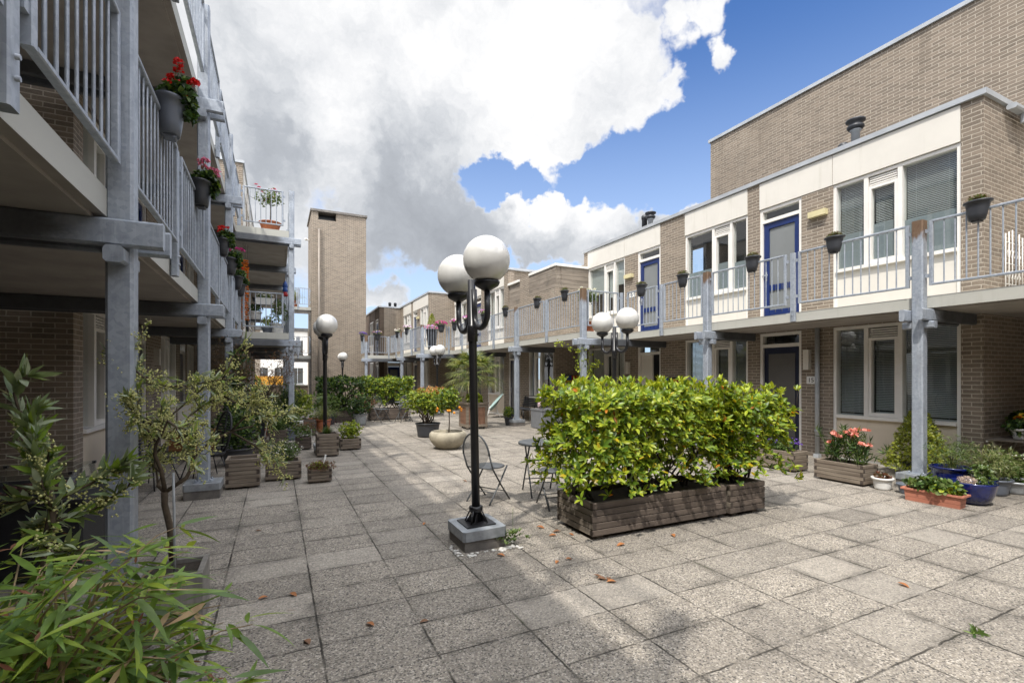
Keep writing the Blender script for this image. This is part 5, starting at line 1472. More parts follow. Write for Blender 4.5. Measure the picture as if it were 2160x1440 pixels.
mb = MB(); blob_leaves(mb, r, (0,0,z+.22), (.17,.16,.20), 120, .06, .03, OVAL, (4,2,2), per=5, shell=.3); obj('foliage', mb, M['lf_hedge'], t)
t = thing('string_chair', 'round pale aqua string chair on white metal legs under the gallery', 'chair', (7.55, 17.2, 0), R(160))
mb = MB(); n = 30
ring = [Vector((.36*math.cos(6.283*k/n)*.75-.12-.0, .40*math.sin(6.283*k/n), .62+.30*math.cos(6.283*k/n)*-1.0)) for k in range(n+1)]
mb.tube(ring, .014, 6, cap=False); hub = Vector((.02,0,.40))
sh = MB()
for k in range(n):
    a, b = ring[k], ring[k+1]; o = len(sh.v); m1 = a.lerp(hub,.55)+Vector((-.02,0,-.1)); m2 = b.lerp(hub,.55)+Vector((-.02,0,-.1))
    sh.v.extend([tuple(a),tuple(b),tuple(m2),tuple(m1),tuple(hub)]); sh.face((o,o+1,o+2,o+3),0,True); sh.face((o+3,o+2,o+4),0,True)
obj('rim', mb, M['aqua'], t); obj('seat', sh, M['aqua'], t)
for a, q in ((-.28,-.25),(-.28,.25),(.25,-.25),(.25,.25)):
    lg = MB(); lg.tube([(a*.4,q*.5,.42),(a,q,0)], .011, 6); obj('leg', lg, M['whitepaint'], t)
t = thing('side_table', 'small dark reddish side table next to the aqua string chair', 'side table', (7.05, 17.6, 0))
mb = MB(); mb.rbox(-.2,.2,-.2,.2,.38,.41,.01,'z'); obj('table_top', mb, M['redwood'], t)
for a in (-.16,.16):
    for q in (-.16,.16): lg = MB(); lg.box(a-.02,a+.02,q-.02,q+.02,0,.38); obj('leg', lg, M['redwood'], t)
# climbing plant on the projecting corner post
t = thing('climbing_plant', 'sparse climber with lime leaves winding up the projecting gallery post', 'climbing plant', (7.0, 10.24, 0))
mb = MB(); st = MB()
for q in range(4):
    pts = [Vector((.13*math.cos(q*1.6+zz*2.1)+.02*r.gauss(0,1), .13*math.sin(q*1.6+zz*2.1), zz)) for zz in [k*.22 for k in range(11)]]; st.tube(pts, .005, 5)
    for p in pts[2:]:
        for k in range(4): rosette(mb, r, p+rv(r,.07), Vector((p.x,p.y,.2))+rv(r,.5), 3, .05, .032, OVAL, (3,4,2))
for a, b, c in ((-.7,.1,2.42),(.5,.35,1.75),(-.45,-.3,1.5),(.62,.1,1.95)):
    pts = bent(r, (0,0,c-.25), (a,b,c), 6, .12, .06); st.tube(pts, .004, 5)
    for p in pts[1:]:
        for k in range(4): rosette(mb, r, p+rv(r,.05), Vector((0,0,.5))+rv(r,.6), 3, .05, .032, OVAL, (3,5,1))
obj('stem', st, M['stem_green'], t); obj('foliage', mb, M['lf_lime'], t)
# letterboxes: blocks of plain colour
def letterboxes(loc, label, lay):
    t = thing('letterbox_panel', label, 'letterboxes', loc)
    for (y0,y1,z0,z1,m) in lay:
        mb = MB(); mb.rbox(-.10, 0, y0+.003, y1-.003, z0+.003, z1-.003, .004, 'x'); obj('letterbox', mb, M[m], t)
    mb = MB(); mb.box(-.085,0, min(a[0] for a in lay)-.01, max(a[1] for a in lay)+.01, min(a[2] for a in lay)-.012, max(a[3] for a in lay)+.01); obj('backboard', mb, M['black'], t)
letterboxes((9.635, 9.86, 1.25), 'letterboxes in red, yellow and blue on the brick behind the big hedge', ((-.38,-.24,0,.30,'red'),(-.24,-.10,.05,.28,'yellow'),(-.24,-.10,0,.05,'panelblue'),(-.10,.05,.16,.30,'navy'),(-.10,.05,0,.16,'red'),(.05,.20,.02,.30,'panelblue'),(.20,.40,.16,.30,'red'),(.20,.40,.03,.16,'yellow'),(-.02,.42,-.03,.02,'plate')))
def sidebox(label, lay, y):
    t = thing('letterbox_panel', label, 'letterboxes', (9.0, y, 1.3))
    for (x0,x1,z0,z1,m) in lay:
        mb = MB(); mb.rbox(x0+.003, x1-.003, -.10, 0, z0+.003, z1-.003, .004, 'y'); obj('letterbox', mb, M[m], t)
sidebox('letterboxes in blue, red and yellow on the end wall behind the climber', ((-.3,-.1,.16,.32,'panelblue'),(-.1,.08,.16,.32,'red'),(.08,.3,.22,.32,'yellow'),(.08,.3,.10,.22,'red'),(-.3,.05,.10,.16,'yellow'),(-.3,-.18,-.35,.06,'plate'),(-.15,.02,-.35,.02,'red'),(.02,.2,-.2,.0,'panelblue')), 13.795)
# ------------------------------------------------------------------ near left: olive trees, bamboo, black furniture
r = random.Random(77)
def olive_spray(mb, fl, rr, pts, nl, L, W, nf, spread=.07, fs=.0075):
    pts = [Vector(p) for p in pts]
    for i in range(nl):
        t = rr.random(); k = min(len(pts)-2, int(t*(len(pts)-1))); p = pts[k].lerp(pts[k+1], t*(len(pts)-1)-k); ax = (pts[k+1]-pts[k]).normalized()
        d = (ax*.8+rv(rr,.55)+Vector((0,0,.15))).normalized()
        mb.leaf(p, d, Vector((0,0,1))+rv(rr,.5), L*(.6+.6*rr.random()), W*(.8+.4*rr.random()), pick(rr,(4,2,2)), .18, .2*rr.uniform(-1,1), LANCE)
    for i in range(nf):
        t = .15+.85*rr.random(); k = min(len(pts)-2, int(t*(len(pts)-1))); p = pts[k].lerp(pts[k+1], t*(len(pts)-1)-k)
        q = p + rv(rr, spread*.6) + Vector((0,0,-.01)); d = (q-p)
        for j in range(7):
            c = p + d*(.35+.11*j) + rv(rr,.010); s = fs*(.7+.7*rr.random())
            fl.add([(c.x-s,c.y,c.z),(c.x,c.y-s,c.z),(c.x+s,c.y,c.z),(c.x,c.y+s,c.z),(c.x,c.y,c.z+s),(c.x,c.y,c.z-s)], [(0,1,4),(1,2,4),(2,3,4),(3,0,4),(1,0,5),(2,1,5),(3,2,5),(0,3,5)])
t = thing('potted_olive_tree', 'flowering olive tree in a grey timber box beside the nearest left gallery post', 'potted tree', (-.605, 3.79, 0))
mb = MB(); mb.rbox(-.185,.185,-.18,-.145,.01,.36,.004,'x'); mb.rbox(-.185,.185,.145,.18,.01,.36,.004,'x'); mb.rbox(-.185,-.15,-.145,.145,.01,.36,.004,'y'); mb.rbox(.15,.185,-.145,.145,.01,.36,.004,'y')
obj('box', mb, M['greywood'] if 'greywood' in M else M.setdefault('greywood', wood_mat('grey_timber', (.20,.185,.165), (.33,.31,.28), axis=2, scale=.7)), t)
mb = MB(); mb.box(-.15,.15,-.145,.145,.05,.33); obj('soil', mb, M['soil'], t)
def W3(u, v, o=0.):
    """photo-measured outline of the tree laid into its own upright plane, square to the view from the yard, in metres round its foot"""
    l = (u-357)/1020*3.19; return Vector((l*.899+o*.438, -l*.438+o*.899, 1.6-(v-793)/1020*3.19))
tr = [((357,1175),(352,1110),(340,1060),(340,1033))]
limbs = [((340,1033,0),(322,1022,.02),(326,1000,.05),(306,985,.06),(309,930,.05),(300,905,.02),(290,890,-.02)),
         ((341,1033,0),(342,985,-.04),(338,952,-.08),(350,930,-.12),(372,905,-.16),(392,880,-.2)),
         ((341,1034,0),(372,1008,.06),(388,955,.12),(410,932,.16),(440,915,.2),(480,905,.26)),
         ((290,890,-.02),(298,860,-.05),(296,810,-.06),(293,790,-.06),(292,770,-.08)),
         ((338,952,-.08),(350,915,.05),(365,880,.12),(400,850,.15),(430,835,.16)),
         ((388,955,.12),(378,935,.0),(362,915,-.1),(368,880,-.16),(380,850,-.2)),
         ((309,930,.05),(290,922,.12),(262,920,.16),(238,925,.18)),
         ((309,905,.05),(330,870,.15),(352,840,.22),(372,815,.26),(392,800,.28)),
         ((440,915,.2),(470,885,.2),(500,875,.16),(545,880,.1),(590,872,.05)),
         ((440,915,.2),(480,950,.28),(510,980,.3),(532,985,.3)),
         ((392,880,-.2),(420,890,-.25),(450,930,-.3),(470,965,-.32)),
         ((292,775,-.08),(320,805,-.05),(350,815,0),(380,812,.05),(440,800,.1),(478,800,.12)),
         ((292,775,-.08),(282,765,-.1),(270,765,-.12),(258,745,-.14)),
         ((430,835,.16),(460,855,.18),(500,850,.2),(540,860,.2)),
         ((322,1022,.02),(300,1000,.1),(290,985,.14),(280,970,.16)),
         ((372,905,-.16),(350,870,-.25),(340,850,-.3),(348,830,-.34))]
st = MB(); mb = MB(); fl = MB()
st.tube([W3(*p) for p in tr[0]], [.022,.020,.019,.021], 10)
for i, L in enumerate(limbs):
    P = [W3(*p) for p in L]; n = len(P)
    r0 = .014 if i < 3 else .0075
    st.tube(P, [r0*(1-.6*k/(n-1)) for k in range(n)], 7)
    if i >= 3:
        olive_spray(mb, fl, r, P[1:], 32, .088, .017, 26, .065, .0055)
        for q in range(3):
            s0 = P[n-2-q % 2]; e = s0 + rv(r,.10) + Vector((.05,0,.05)); tw = bent(r, s0, e, 4, .12); st.tube(tw, .003, 5); olive_spray(mb, fl, r, tw, 14, .085, .016, 14, .055, .0055)
obj('trunk', st, M['bark'], t); obj('foliage', mb, M['lf_olive'], t); obj('blossom', fl, M['p_cream'], t)
sk = MB(); sk.tube([(.02,-.06,.3),(.015,-.05,.72),(.01,-.045,.98)], .008, 6); obj('stake', sk, M['pipe'], t)

t = thing('potted_olive_tree', 'olive shoots with pale buds rising in the extreme near left corner', 'potted tree', (-.945, 2.74, 0))
pot(t, .17, .22, .40, 'anthracite')
def W4(u, v, o=0.):
    l = (u-60)/1020*2.05; return Vector((l*.899+o*.438, -l*.438+o*.899, 1.6-(v-793)/1020*2.05))
st = MB(); mb = MB(); fl = MB()
st.tube([(0,0,.36), W4(100,1140), W4(112,1080), W4(98,1010), W4(76,950), W4(72,930)], [.022,.019,.018,.016,.015,.012], 8)
sh = [((76,950,0),(55,905,.02),(28,860,.02),(30,830,.0),(45,800,.0),(58,790,0)), ((98,1010,0),(90,960,-.05),(88,900,-.05),(92,872,-.05)), ((100,1020,0),(60,1000,.1),(30,975,.12),(5,965,.12)),
      ((112,1080,0),(130,1020,-.08),(125,970,-.1),(120,930,-.1)), ((112,1100,0),(150,1090,.1),(175,1070,.12),(210,1045,.15),(222,1020,.15)), ((100,1050,0),(60,1050,-.05),(20,1060,-.08),(-30,1050,-.1)),
      ((112,1090,0),(70,1110,.1),(30,1130,.12),(0,1140,.12)), ((60,1000,.1),(40,940,.12),(20,920,.12),(0,900,.1)), ((110,1060,0),(150,1030,.1),(170,1010,.12),(200,1000,.14)), ((112,1100,0),(140,1130,-.1),(180,1140,-.14),(240,1130,-.16))]
for i, L in enumerate(sh):
    P = [W4(*p) for p in L]; st.tube(P, [.007*(1-.5*k/(len(P)-1)) for k in range(len(P))], 6)
    olive_spray(mb, fl, r, P, 50, .10, .027, 0 if i in (0,1) else 22, .05, .005)
    if i in (1,3,8): olive_spray(mb, fl, r, [P[-2], P[-1], P[-1]+Vector((.02,0,.03))], 24, .075, .022, 0)
obj('trunk', st, M['bark'], t)
obj('foliage', mb, [M['lf_olive'][0], M['lf_olive'][1], leaf_mat('olive_leaf_new', (.17,.27,.035))], t); obj('blossom', fl, M['p_cream'], t)

t = thing('potted_bamboo', 'bamboo with long drooping leaves and burnt tips filling the near left corner', 'bamboo', (-.62, 1.62, 0))
pot(t, .24, .30, .45, 'anthracite', n=32)
mb = MB(); st = MB()
for i in range(165):
    a = r.uniform(0, 6.283); R_ = .60*math.sqrt(r.random()); tip = Vector((-.04+R_*math.cos(a), .14+R_*math.sin(a)*.85, r.uniform(.60,1.16)-.18*R_))
    b0 = Vector((r.gauss(0,.09), r.gauss(0,.09), .40)); m_ = Vector((tip.x*.6, tip.y*.6, tip.z*.85+.1))
    b = [b0, b0.lerp(m_,.5)+rv(r,.015), m_, m_.lerp(tip,.6)+Vector((0,0,.02)), tip]; st.tube(b, [.004,.0035,.003,.0022,.0014], 5)
    for k in range(17):
        t_ = .30+.70*r.random(); q = min(3, int(t_*4)); p = b[q].lerp(b[q+1], t_*4-q)+rv(r,.02)
        w_ = r.random()*6.283
        d = (Vector((math.cos(w_), math.sin(w_), 0))*.9 + Vector((p.x, p.y, 0))*.35 + Vector((.25,-.12,0)) + Vector((0,0,r.gauss(-.06,.22)))).normalized(); L = r.uniform(.08,.175)
        mi = pick(r,(5,2.6,3,.5,0)); w = L*.095+.005
        n = Vector((0,0,1))+rv(r,.35)
        mb.leaf(p, d, n, L, w, mi, .12, r.uniform(.0,.35), LANCE)
        if mi < 3 and r.random() < .14:
            e = p + d*L*.80 - n.normalized()*(.15*L*.64); mb.leaf(e+Vector((0,0,.002)), (d-Vector((0,0,.2))).normalized(), n, L*.24, w*.62, 4, .1, .2, (.35,.8,.0))
obj('culm', st, M['cane'] if 'cane' in M else M.setdefault('cane', simple('tan_cane', (.24,.17,.09), .6, .2, 9.)), t); obj('foliage', mb, M['lf_bamboo'], t)

t = thing('fire_table', 'low black fire table with a glass wind guard in the shade at left', 'fire table', (-1.95, 5.55, 0))
mb = MB(); mb.rbox(-.62,.55,-.55,.55,.02,.585,.02,'z'); obj('body', mb, M['blackbox'] if 'blackbox' in M else M.setdefault('blackbox', simple('black_rattan', (.014,.014,.016), .6, .3, 30., bump=.4)), t)
mb = MB(); mb.rbox(-.64,.57,-.57,.57,.587,.615,.006,'z'); obj('tabletop', mb, M['blackbox'], t)
mb = MB()
for x in (-.22,.40): mb.box(x, x+.008, -.30,.30,.64,.80)
for y in (-.30,.292): mb.box(-.212,.40, y, y+.008,.64,.80)
obj('glass_guard', mb, M['glass'], t)
for x in (-.22,.395):
    for y in (-.30,.28):
        for z0, z1 in ((.616,.65),(.78,.802)):
            mb = MB(); mb.box(x-.006,x+.02,y-.006,y+.026,z0,z1); obj('corner_clip', mb, M['black'], t)
mb = MB()
for i in range(60): mb.sphere((r.uniform(-.17,.35), r.uniform(-.25,.25), .63+.012*r.random()), r.uniform(.018,.034), 6, 4, 0, 1, 1.2, .7)
obj('lava_stones', mb, M['lava'] if 'lava' in M else M.setdefault('lava', simple('lava_rock', (.10,.045,.035), .95, .4, 30.)), t)
t = thing('rattan_sofa', 'black rattan garden sofa at the far left edge behind the olive shoots', 'sofa', (-2.55, 4.0, 0), R(90))
mb = MB(); mb.rbox(-.8,.8,-.4,.4,.05,.36,.03,'x'); obj('seat', mb, M['blackbox'], t)
mb = MB(); mb.rbox(-.8,.8,.28,.42,.36,.80,.03,'x'); obj('backrest', mb, M['blackbox'], t)
for s in (-1,1): mb = MB(); mb.rbox(s*.80,s*.94,-.4,.42,.05,.60,.03,'y'); obj('armrest', mb, M['blackbox'], t)
def wicker_chair(loc, rz, label):
    t = thing('wicker_chair', label, 'chair', loc, rz, 'black wicker chairs at left'); n = 22
    fr = MB(); ring = [Vector((-.26-.06*math.sin(6.283*k/n), .27*math.cos(6.283*k/n), .70+.33*math.sin(6.283*k/n))) for k in range(n+1)]; fr.tube(ring, .018, 6, cap=False); fr.tube([(-.22,0,.37),(-.28,0,.7),(-.32,0,1.03)], .014, 6); obj('back_frame', fr, M['blackbox'], t)
    sl = MB()
    for k in range(13):
        z = .42+.046*k; h = .27*math.sqrt(max(.03, 1-((z-.70)/.33)**2)); sl.tube([(-.26-.06*(z-.7)/.33, -h, z), (-.33, 0, z), (-.26-.06*(z-.7)/.33, h, z)], .010, 5)
    obj('backrest', sl, M['blackbox'], t)
    se = MB(); se.lathe([(.001,.42),(.25,.42),(.28,.40),(.27,.37),(.001,.36)], 24); obj('seat', se, M['blackbox'], t)
    for a in (-.2,.2):
        for q in (-.2,.2): lg = MB(); lg.tube([(a*.8,q*.8,.37),(a*1.3,q*1.25,0)], .009, 6); obj('leg', lg, M['black'], t)
    return t
wc = wicker_chair((-1.62, 8.55, 0), R(-30), 'black wicker chair with oval slatted back seen through the olive branches')
dup(wc, (-1.0, 8.9, 0), R(205), 'second black wicker chair seen from behind, nearer the concrete post foot')
t = thing('cedar_chest', 'orange brown timber chest against the brick behind the olive tree', 'chest', (-1.55, 12.3, 0))
mb = MB(); mb.rbox(-.45,.45,-.22,.22,.03,.40,.01,'x'); obj('body', mb, M['redwood2'] if 'redwood2' in M else M.setdefault('redwood2', wood_mat('orange_timber', (.26,.11,.04), (.38,.18,.07), axis=0)), t)
mb = MB(); mb.rbox(-.47,.47,-.24,.24,.402,.44,.01,'x'); obj('lid', mb, M['redwood2'], t)
t = thing('gas_heater', 'slim pale cabinet standing by the door at left', 'cabinet', (-1.9, 13.9, 0))
mb = MB(); mb.rbox(-.2,.2,-.2,.2,.02,.95,.02,'z'); obj('body', mb, M['white'], t)
mb = MB(); mb.rbox(-.22,.22,-.22,.22,.952,.98,.01,'z'); obj('top', mb, M['pipe'], t)

# ------------------------------------------------------------------ near right: pots by the wall
t, z = plant_box((7.88, 5.62, 0), .38, .94, .34, 5, 'weathered plank planter with purple flowers behind the right end of the hedge', cat='planter')
mb = MB(); fl = MB(); blob_leaves(mb, r, (0,0,z+.12), (.22,.46,.16), 300, .04, .018, OVAL, (3,2,2), per=5, shell=.3); flowers(fl, r, (0,0,z+.14), (.22,.46,.18), 110, .035, 0, 5); obj('foliage', mb, M['lf_mid'], t); obj('blossom', fl, M['p_purple'], t)
t, z = plant_box((7.79, 4.40, 0), .38, .71, .31, 5, 'weathered plank planter with a salmon pink flowering oleander', cat='planter')
mb = MB(); fl = MB(); st = MB()
for i in range(34):
    b0 = Vector((r.gauss(0,.05), r.choice((-.2,0,.2))+r.gauss(0,.03), z)); e = b0+Vector((r.gauss(0,.10), r.gauss(0,.14), .24+.30*r.random())); b = bent(r, b0, e, 4, .1); st.tube(b, .005, 5)
    for k in range(24):
        q = r.randrange(1,4); p = b[q].lerp(b[q+1], r.random()); mb.leaf(p, (rv(r,.5)+Vector((0,0,.65))).normalized(), rv(r), .12, .017, pick(r,(4,4,2)), .2, .1, LANCE)
    if i % 3 == 0: fl = MB(); umbel(fl, r, e+Vector((0,0,.03)), .05, 10, .05); obj('flower_head', fl, M['p_salmon'], t)
obj('foliage', mb, M['lf_dark'], t); obj('stem', st, M['stem_green'], t)
t, z = potted((7.72, 3.86, 0), 'small white pot with a dark withered plant beside the oleander box', .095, .115, .17, 'whitepaint')
mb = MB(); blob_leaves(mb, r, (0,0,z+.05), (.09,.09,.05), 45, .04, .022, OVAL, (3,2,1), per=4); obj('foliage', mb, M['lf_red'], t)
t, z = potted((7.72, 3.58, 0), 'small grey blue pot beside the left end of the terracotta trough', .065, .085, .14, 'greypot')
mb = MB(); blades(mb, r, (0,0,z), 40, .16, .08, .004, (2,2,1), .3); obj('foliage', mb, M['lf_grass'], t)
t = thing('terracotta_trough', 'long terracotta coloured trough of green strawberry plants by the blue bowl', 'flower trough', (7.44, 3.14, 0), R(4), 'loose flower pots on the paving')
mb = MB(); 
w0, w1, l0, l1, h = .085, .105, .27, .30, .16
for z0, z1, e in ((0,.05,0),(.053,.098,.004),(.10,.14,.008)):
    mb.add([(-w0-e,-l0-e,z0),(w0+e,-l0-e,z0),(w0+e,l0+e,z0),(-w0-e,l0+e,z0),(-w0-e-.004,-l0-e-.004,z1),(w0+e+.004,-l0-e-.004,z1),(w0+e+.004,l0+e+.004,z1),(-w0-e-.004,l0+e+.004,z1)], [(0,3,2,1),(4,5,6,7),(0,1,5,4),(1,2,6,5),(2,3,7,6),(3,0,4,7)])
obj('trough', mb, M['terraplastic'] if 'terraplastic' in M else M.setdefault('terraplastic', simple('faded_terracotta_plastic', (.44,.17,.11), .55, .12, 6.)), t)
mb = MB()
for s in (-1,1): mb.box(-.115,.115,s*.30-.015,s*.30+.015,.141,.162); mb.box(s*.10-.015,s*.10+.015,-.285,.285,.141,.162)
obj('rim', mb, M['terraplastic'], t)
mb = MB(); mb.box(-.085,.085,-.285,.285,.1405,.150); obj('soil', mb, M['soil'], t)
mb = MB(); blob_leaves(mb, r, (0,.02,.22), (.15,.31,.11), 190, .065, .045, OVAL, (4,3,2), per=3, shell=.3); obj('foliage', mb, M['lf_mid'], t)
mb = MB(); blob_leaves(mb, r, (-.02,-.12,.20), (.13,.20,.07), 70, .055, .045, OVAL, (4,3,2), per=3, shell=.3); obj('foliage', mb, M['lf_lime'], t)
t, z = potted((8.30, 3.32, 0), 'large cobalt blue glazed pot of feathery stems behind the trough', .17, .21, .37, 'cobalt', rim=.022)
mb = MB(); blades(mb, r, (0,0,z), 120, .34, .32, .004, (2,2,1), .5); obj('foliage', mb, M['lf_grass'], t)
mb = MB(); blob_leaves(mb, r, (.05,.0,z+.22), (.36,.34,.25), 260, .05, .006, SMALL, (3,2,2), per=5, shell=.2); obj('foliage', mb, M['lf_mid'], t)
st = MB()
for i in range(7): st.tube(bent(r, (.02,0,z), (r.gauss(0,.05),r.gauss(0,.05),z+.18), 3, .1), .008, 5)
obj('stem', st, M['stem_dark'], t)
t = thing('glazed_bowl', 'round cobalt blue glazed bowl with a dry pale heather at the right', 'flower pot', (7.88, 2.93, 0), 0, 'loose flower pots on the paving')
mb = MB(); mb.lathe([(.11,0),(.125,.006),(.17,.05),(.205,.13),(.222,.21),(.232,.262),(.232,.275),(.215,.278),(.208,.26),(.20,.235),(.001,.235)], 40); obj('bowl', mb, M['cobalt'], t)
mb = MB(); mb.lathe([(.198,.236),(.001,.244)], 30); obj('soil', mb, M['soil'], t)
mb = MB(); blob_leaves(mb, r, (-.05,.03,.29), (.12,.10,.055), 170, .022, .006, SMALL, (1,3,1), per=5, shell=.6)
obj('foliage', mb, [M['p_cream2'] if 'p_cream2' in M else M.setdefault('p_cream2', leaf_mat('dry_heather', (.50,.40,.33), .2, .7))]*3, t)
mb = MB(); blob_leaves(mb, r, (.12,-.06,.27), (.09,.10,.05), 55, .032, .02, OVAL, (3,3,1), per=4); obj('foliage', mb, M['lf_mid'], t)
t, z = potted((8.26, 2.98, 0), 'smaller cobalt blue pot half hidden behind the blue bowl', .105, .135, .27, 'cobalt')
mb = MB(); blob_leaves(mb, r, (0,0,z+.10), (.15,.15,.13), 90, .04, .018, OVAL, (3,2,1), per=5); obj('foliage', mb, M['lf_mid'], t)
t, z = potted((9.18, 2.98, 0), 'wide whitish tub of straggly herbs in front of the folding table', .22, .25, .17, 'zincbucket')
mb = MB(); blob_leaves(mb, r, (0,0,z+.17), (.36,.30,.24), 330, .05, .012, LANCE, (3,3,1), per=5, shell=.25); obj('foliage', mb, M['lf_mid'], t)
fl = MB(); flowers(fl, r, (0,0,z+.25), (.34,.28,.18), 30, .02, 0, 4); obj('blossom', fl, M['p_white'], t)
t, z = potted((8.75, 3.05, 0), 'low pot of wispy green and pinkish herb between blue pots and table', .15, .19, .22, 'greypot')
mb = MB(); blob_leaves(mb, r, (0,0,z+.25), (.36,.32,.30), 380, .055, .008, SMALL, (3,2,1), per=5, shell=.2); obj('foliage', mb, M['lf_grass'], t)
mb = MB(); blades(mb, r, (0,0,z), 150, .48, .42, .004, (2,2,1), .5); obj('stem', mb, M['lf_grass'], t)
t, z = potted((9.22, 4.10, 0), 'cone shaped golden green dwarf conifer against the cream panel at right', .16, .20, .20, 'anthracite', cat='potted conifer', name='potted_conifer')
mb = MB(); rr = random.Random(9)
for i in range(2100):
    zz = rr.random()**1.3; R_ = .40*(1-zz)**.72*(1+.16*math.sin(zz*22+i % 5)+.1*rr.gauss(0,1)); w = rr.random()*6.283
    p = Vector((R_*math.cos(w), R_*math.sin(w), z-.02+.98*zz)); rosette(mb, rr, p, Vector((math.cos(w), math.sin(w), .45)), 5, .048, .014, SMALL, (4,4,2), .8)
obj('foliage', mb, M['lf_lime2'] if 'lf_lime2' in M else M.setdefault('lf_lime2', [leaf_mat('conifer_needle', (.22,.27,.025)), leaf_mat('conifer_needle_tip', (.36,.39,.045)), leaf_mat('conifer_needle_deep', (.06,.09,.015))]), t)
st = MB(); st.tube([(0,0,z-.02),(0,0,z+.5)], [.03,.015], 8); obj('trunk', st, M['bark'], t)
t = thing('folding_table', 'white cross legged table with slatted top in the passage at right', 'table', (10.0, 3.15, 0), 0)
mb = MB()
for k in range(9): mb.rbox(-.56+k*.125,-.56+k*.125+.11,-.22,.22,.655,.675,.005,'y')
obj('tabletop', mb, M['wood_dky'], t)
mb = MB(); mb.box(-.55,.55,-.215,-.195,.632,.654); mb.box(-.55,.55,.195,.215,.632,.654); obj('rail', mb, M['white'], t)
for y in (-.18,.18):
    for s in (-1,1): mb = MB(); mb.tube([(s*.46,y,.64),(-s*.40,y+.012*s,.0)], .015, 6); obj('leg', mb, M['white'], t)
def on(loc, label, r0, r1, h, mat, **kw): return potted(loc, label, r0, r1, h, mat, 'flower pots standing on tables and galleries', **kw)
t, z = on((9.78, 3.10, .676), 'white pot of orange and yellow pansies on the folding table', .075, .105, .16, 'whitepaint')
mb = MB(); fl = MB(); blob_leaves(mb, r, (0,0,z+.07), (.19,.17,.12), 150, .05, .03, OVAL, (3,3,1), per=5); flowers(fl, r, (-.07,0,z+.16), (.13,.12,.10), 26, .045, 0, 5, .5, 2); obj('foliage', mb, M['lf_dark'], t); obj('blossom', fl, [M['p_orange'], M['p_yellow']], t)
t, z = on((10.22, 3.18, .676), 'terracotta pot with a dark leafy plant at the right end of the folding table', .09, .12, .17, 'terra')
mb = MB(); blob_leaves(mb, r, (0,0,z+.10), (.20,.18,.16), 150, .06, .035, OVAL, (3,3,1), per=5); obj('foliage', mb, M['lf_dark'], t)

# ------------------------------------------------------------------ pots straddling the gallery rails
def rail_pot(loc, rz, label, mat='anthracite', big=1.0, fol='heather', group='pots hung over the gallery rails', seed=1, fmat=None, cat='rail pot'):
    """pot slotted over a rail that runs along local y; rail top at local z=0; wider along y"""
    rr = random.Random(seed*13+1); big *= rr.uniform(.90,1.06)
    t = thing('rail_pot', label, cat, loc, rz, group); mb = MB(); t.rotation_euler = (rr.uniform(-.03,.03), rr.uniform(-.02,.07), rz+rr.uniform(-.12,.12))
    b = big
    mb.lathe([(.085*b,-.20*b),(.10*b,-.195*b),(.118*b,-.10*b),(.135*b,.0),(.150*b,.085*b),(.176*b,.092*b),(.18*b,.115*b),(.165*b,.122*b),(.155*b,.115*b),(.150*b,.085*b),(.001,.085*b)], 26, (0,0,0), 0, True, .78, 1.12)
    obj('pot', mb, M[mat], t)
    sl = MB(); sl.rbox(-.05*b,.05*b,-.06*b,.06*b,-.225*b,-.1955*b,.008,'y'); obj('pot_foot', sl, M[mat], t)
    so = MB(); so.lathe([(.148*b,.088*b),(.001,.096*b)], 20, (0,0,0), 0, True, .78, 1.12); obj('soil', so, M['soil'], t)
    z = .125*b
    mb = MB(); fl = MB()
    if fol == 'heather':
        blob_leaves(mb, rr, (0,0,z+.02), (.12*b,.165*b,.085*b), 230, .034, .009, SMALL, (3,3,2), per=5, up=1.2, shell=.2); obj('foliage', mb, [M['lf_mid'][0], M['lf_red'][2], M['lf_red'][1]], t)
        flowers(fl, rr, (0,0,z+.05), (.10*b,.15*b,.03), 14, .014, 0, 4); obj('blossom', fl, M['p_heather'], t)
    elif fol == 'geranium':
        blob_leaves(mb, rr, (.04,0,z+.05*b), (.17*b,.20*b,.12*b), 150, .055*b, .045*b, (0.,.9,1.,.7,0.), (3,3,1), per=4, shell=.3); blob_leaves(mb, rr, (.14*b,0,z-.06*b), (.06*b,.12*b,.12*b), 36, .05*b, .042*b, (0.,.9,1.,.7,0.), (3,3,1), per=4)
        obj('foliage', mb, M['lf_dark'], t); st = MB()
        for i in range(9):
            p = Vector((rr.uniform(-.08,.20)*b, rr.uniform(-.24,.24)*b, z+(.12+.13*rr.random())*b)); st.tube(bent(rr, (p.x*.3,p.y*.4,z), p, 3, .1), .0025, 4); fl = MB(); umbel(fl, rr, p, .048*b, 20, .032*b); obj('flower_head', fl, M[fmat], t)
        obj('stem', st, M['stem_green'], t)
    elif fol == 'petunia':
        blob_leaves(mb, rr, (.02,0,z+.04), (.20*b,.25*b,.10*b), 70, .045, .022, OVAL, (3,3,1), per=4); obj('foliage', mb, M['lf_mid'], t)
        flowers(fl, rr, (.02,0,z+.02), (.22*b,.28*b,.17*b), 95, .055, 0, 5, .4, len(fmat)); obj('blossom', fl, [M[q] for q in fmat], t)
    elif fol == 'green':
        blob_leaves(mb, rr, (.03,0,z+.07*b), (.15*b,.18*b,.12*b), 130, .06, .03, OVAL, (3,2,1), per=4); obj('foliage', mb, M['lf_dark'], t)
        if fmat: umbel(fl, rr, (.05,.05,z+.2), .05, 18, .03); obj('blossom', fl, M[fmat], t)
    return t
ZR = FL1+.14+.915
import itertools
ry = lambda u, X: X*(math.cos(A)-(u-1080)/1020*math.sin(A))/((u-1080)/1020*math.cos(A)+math.sin(A))
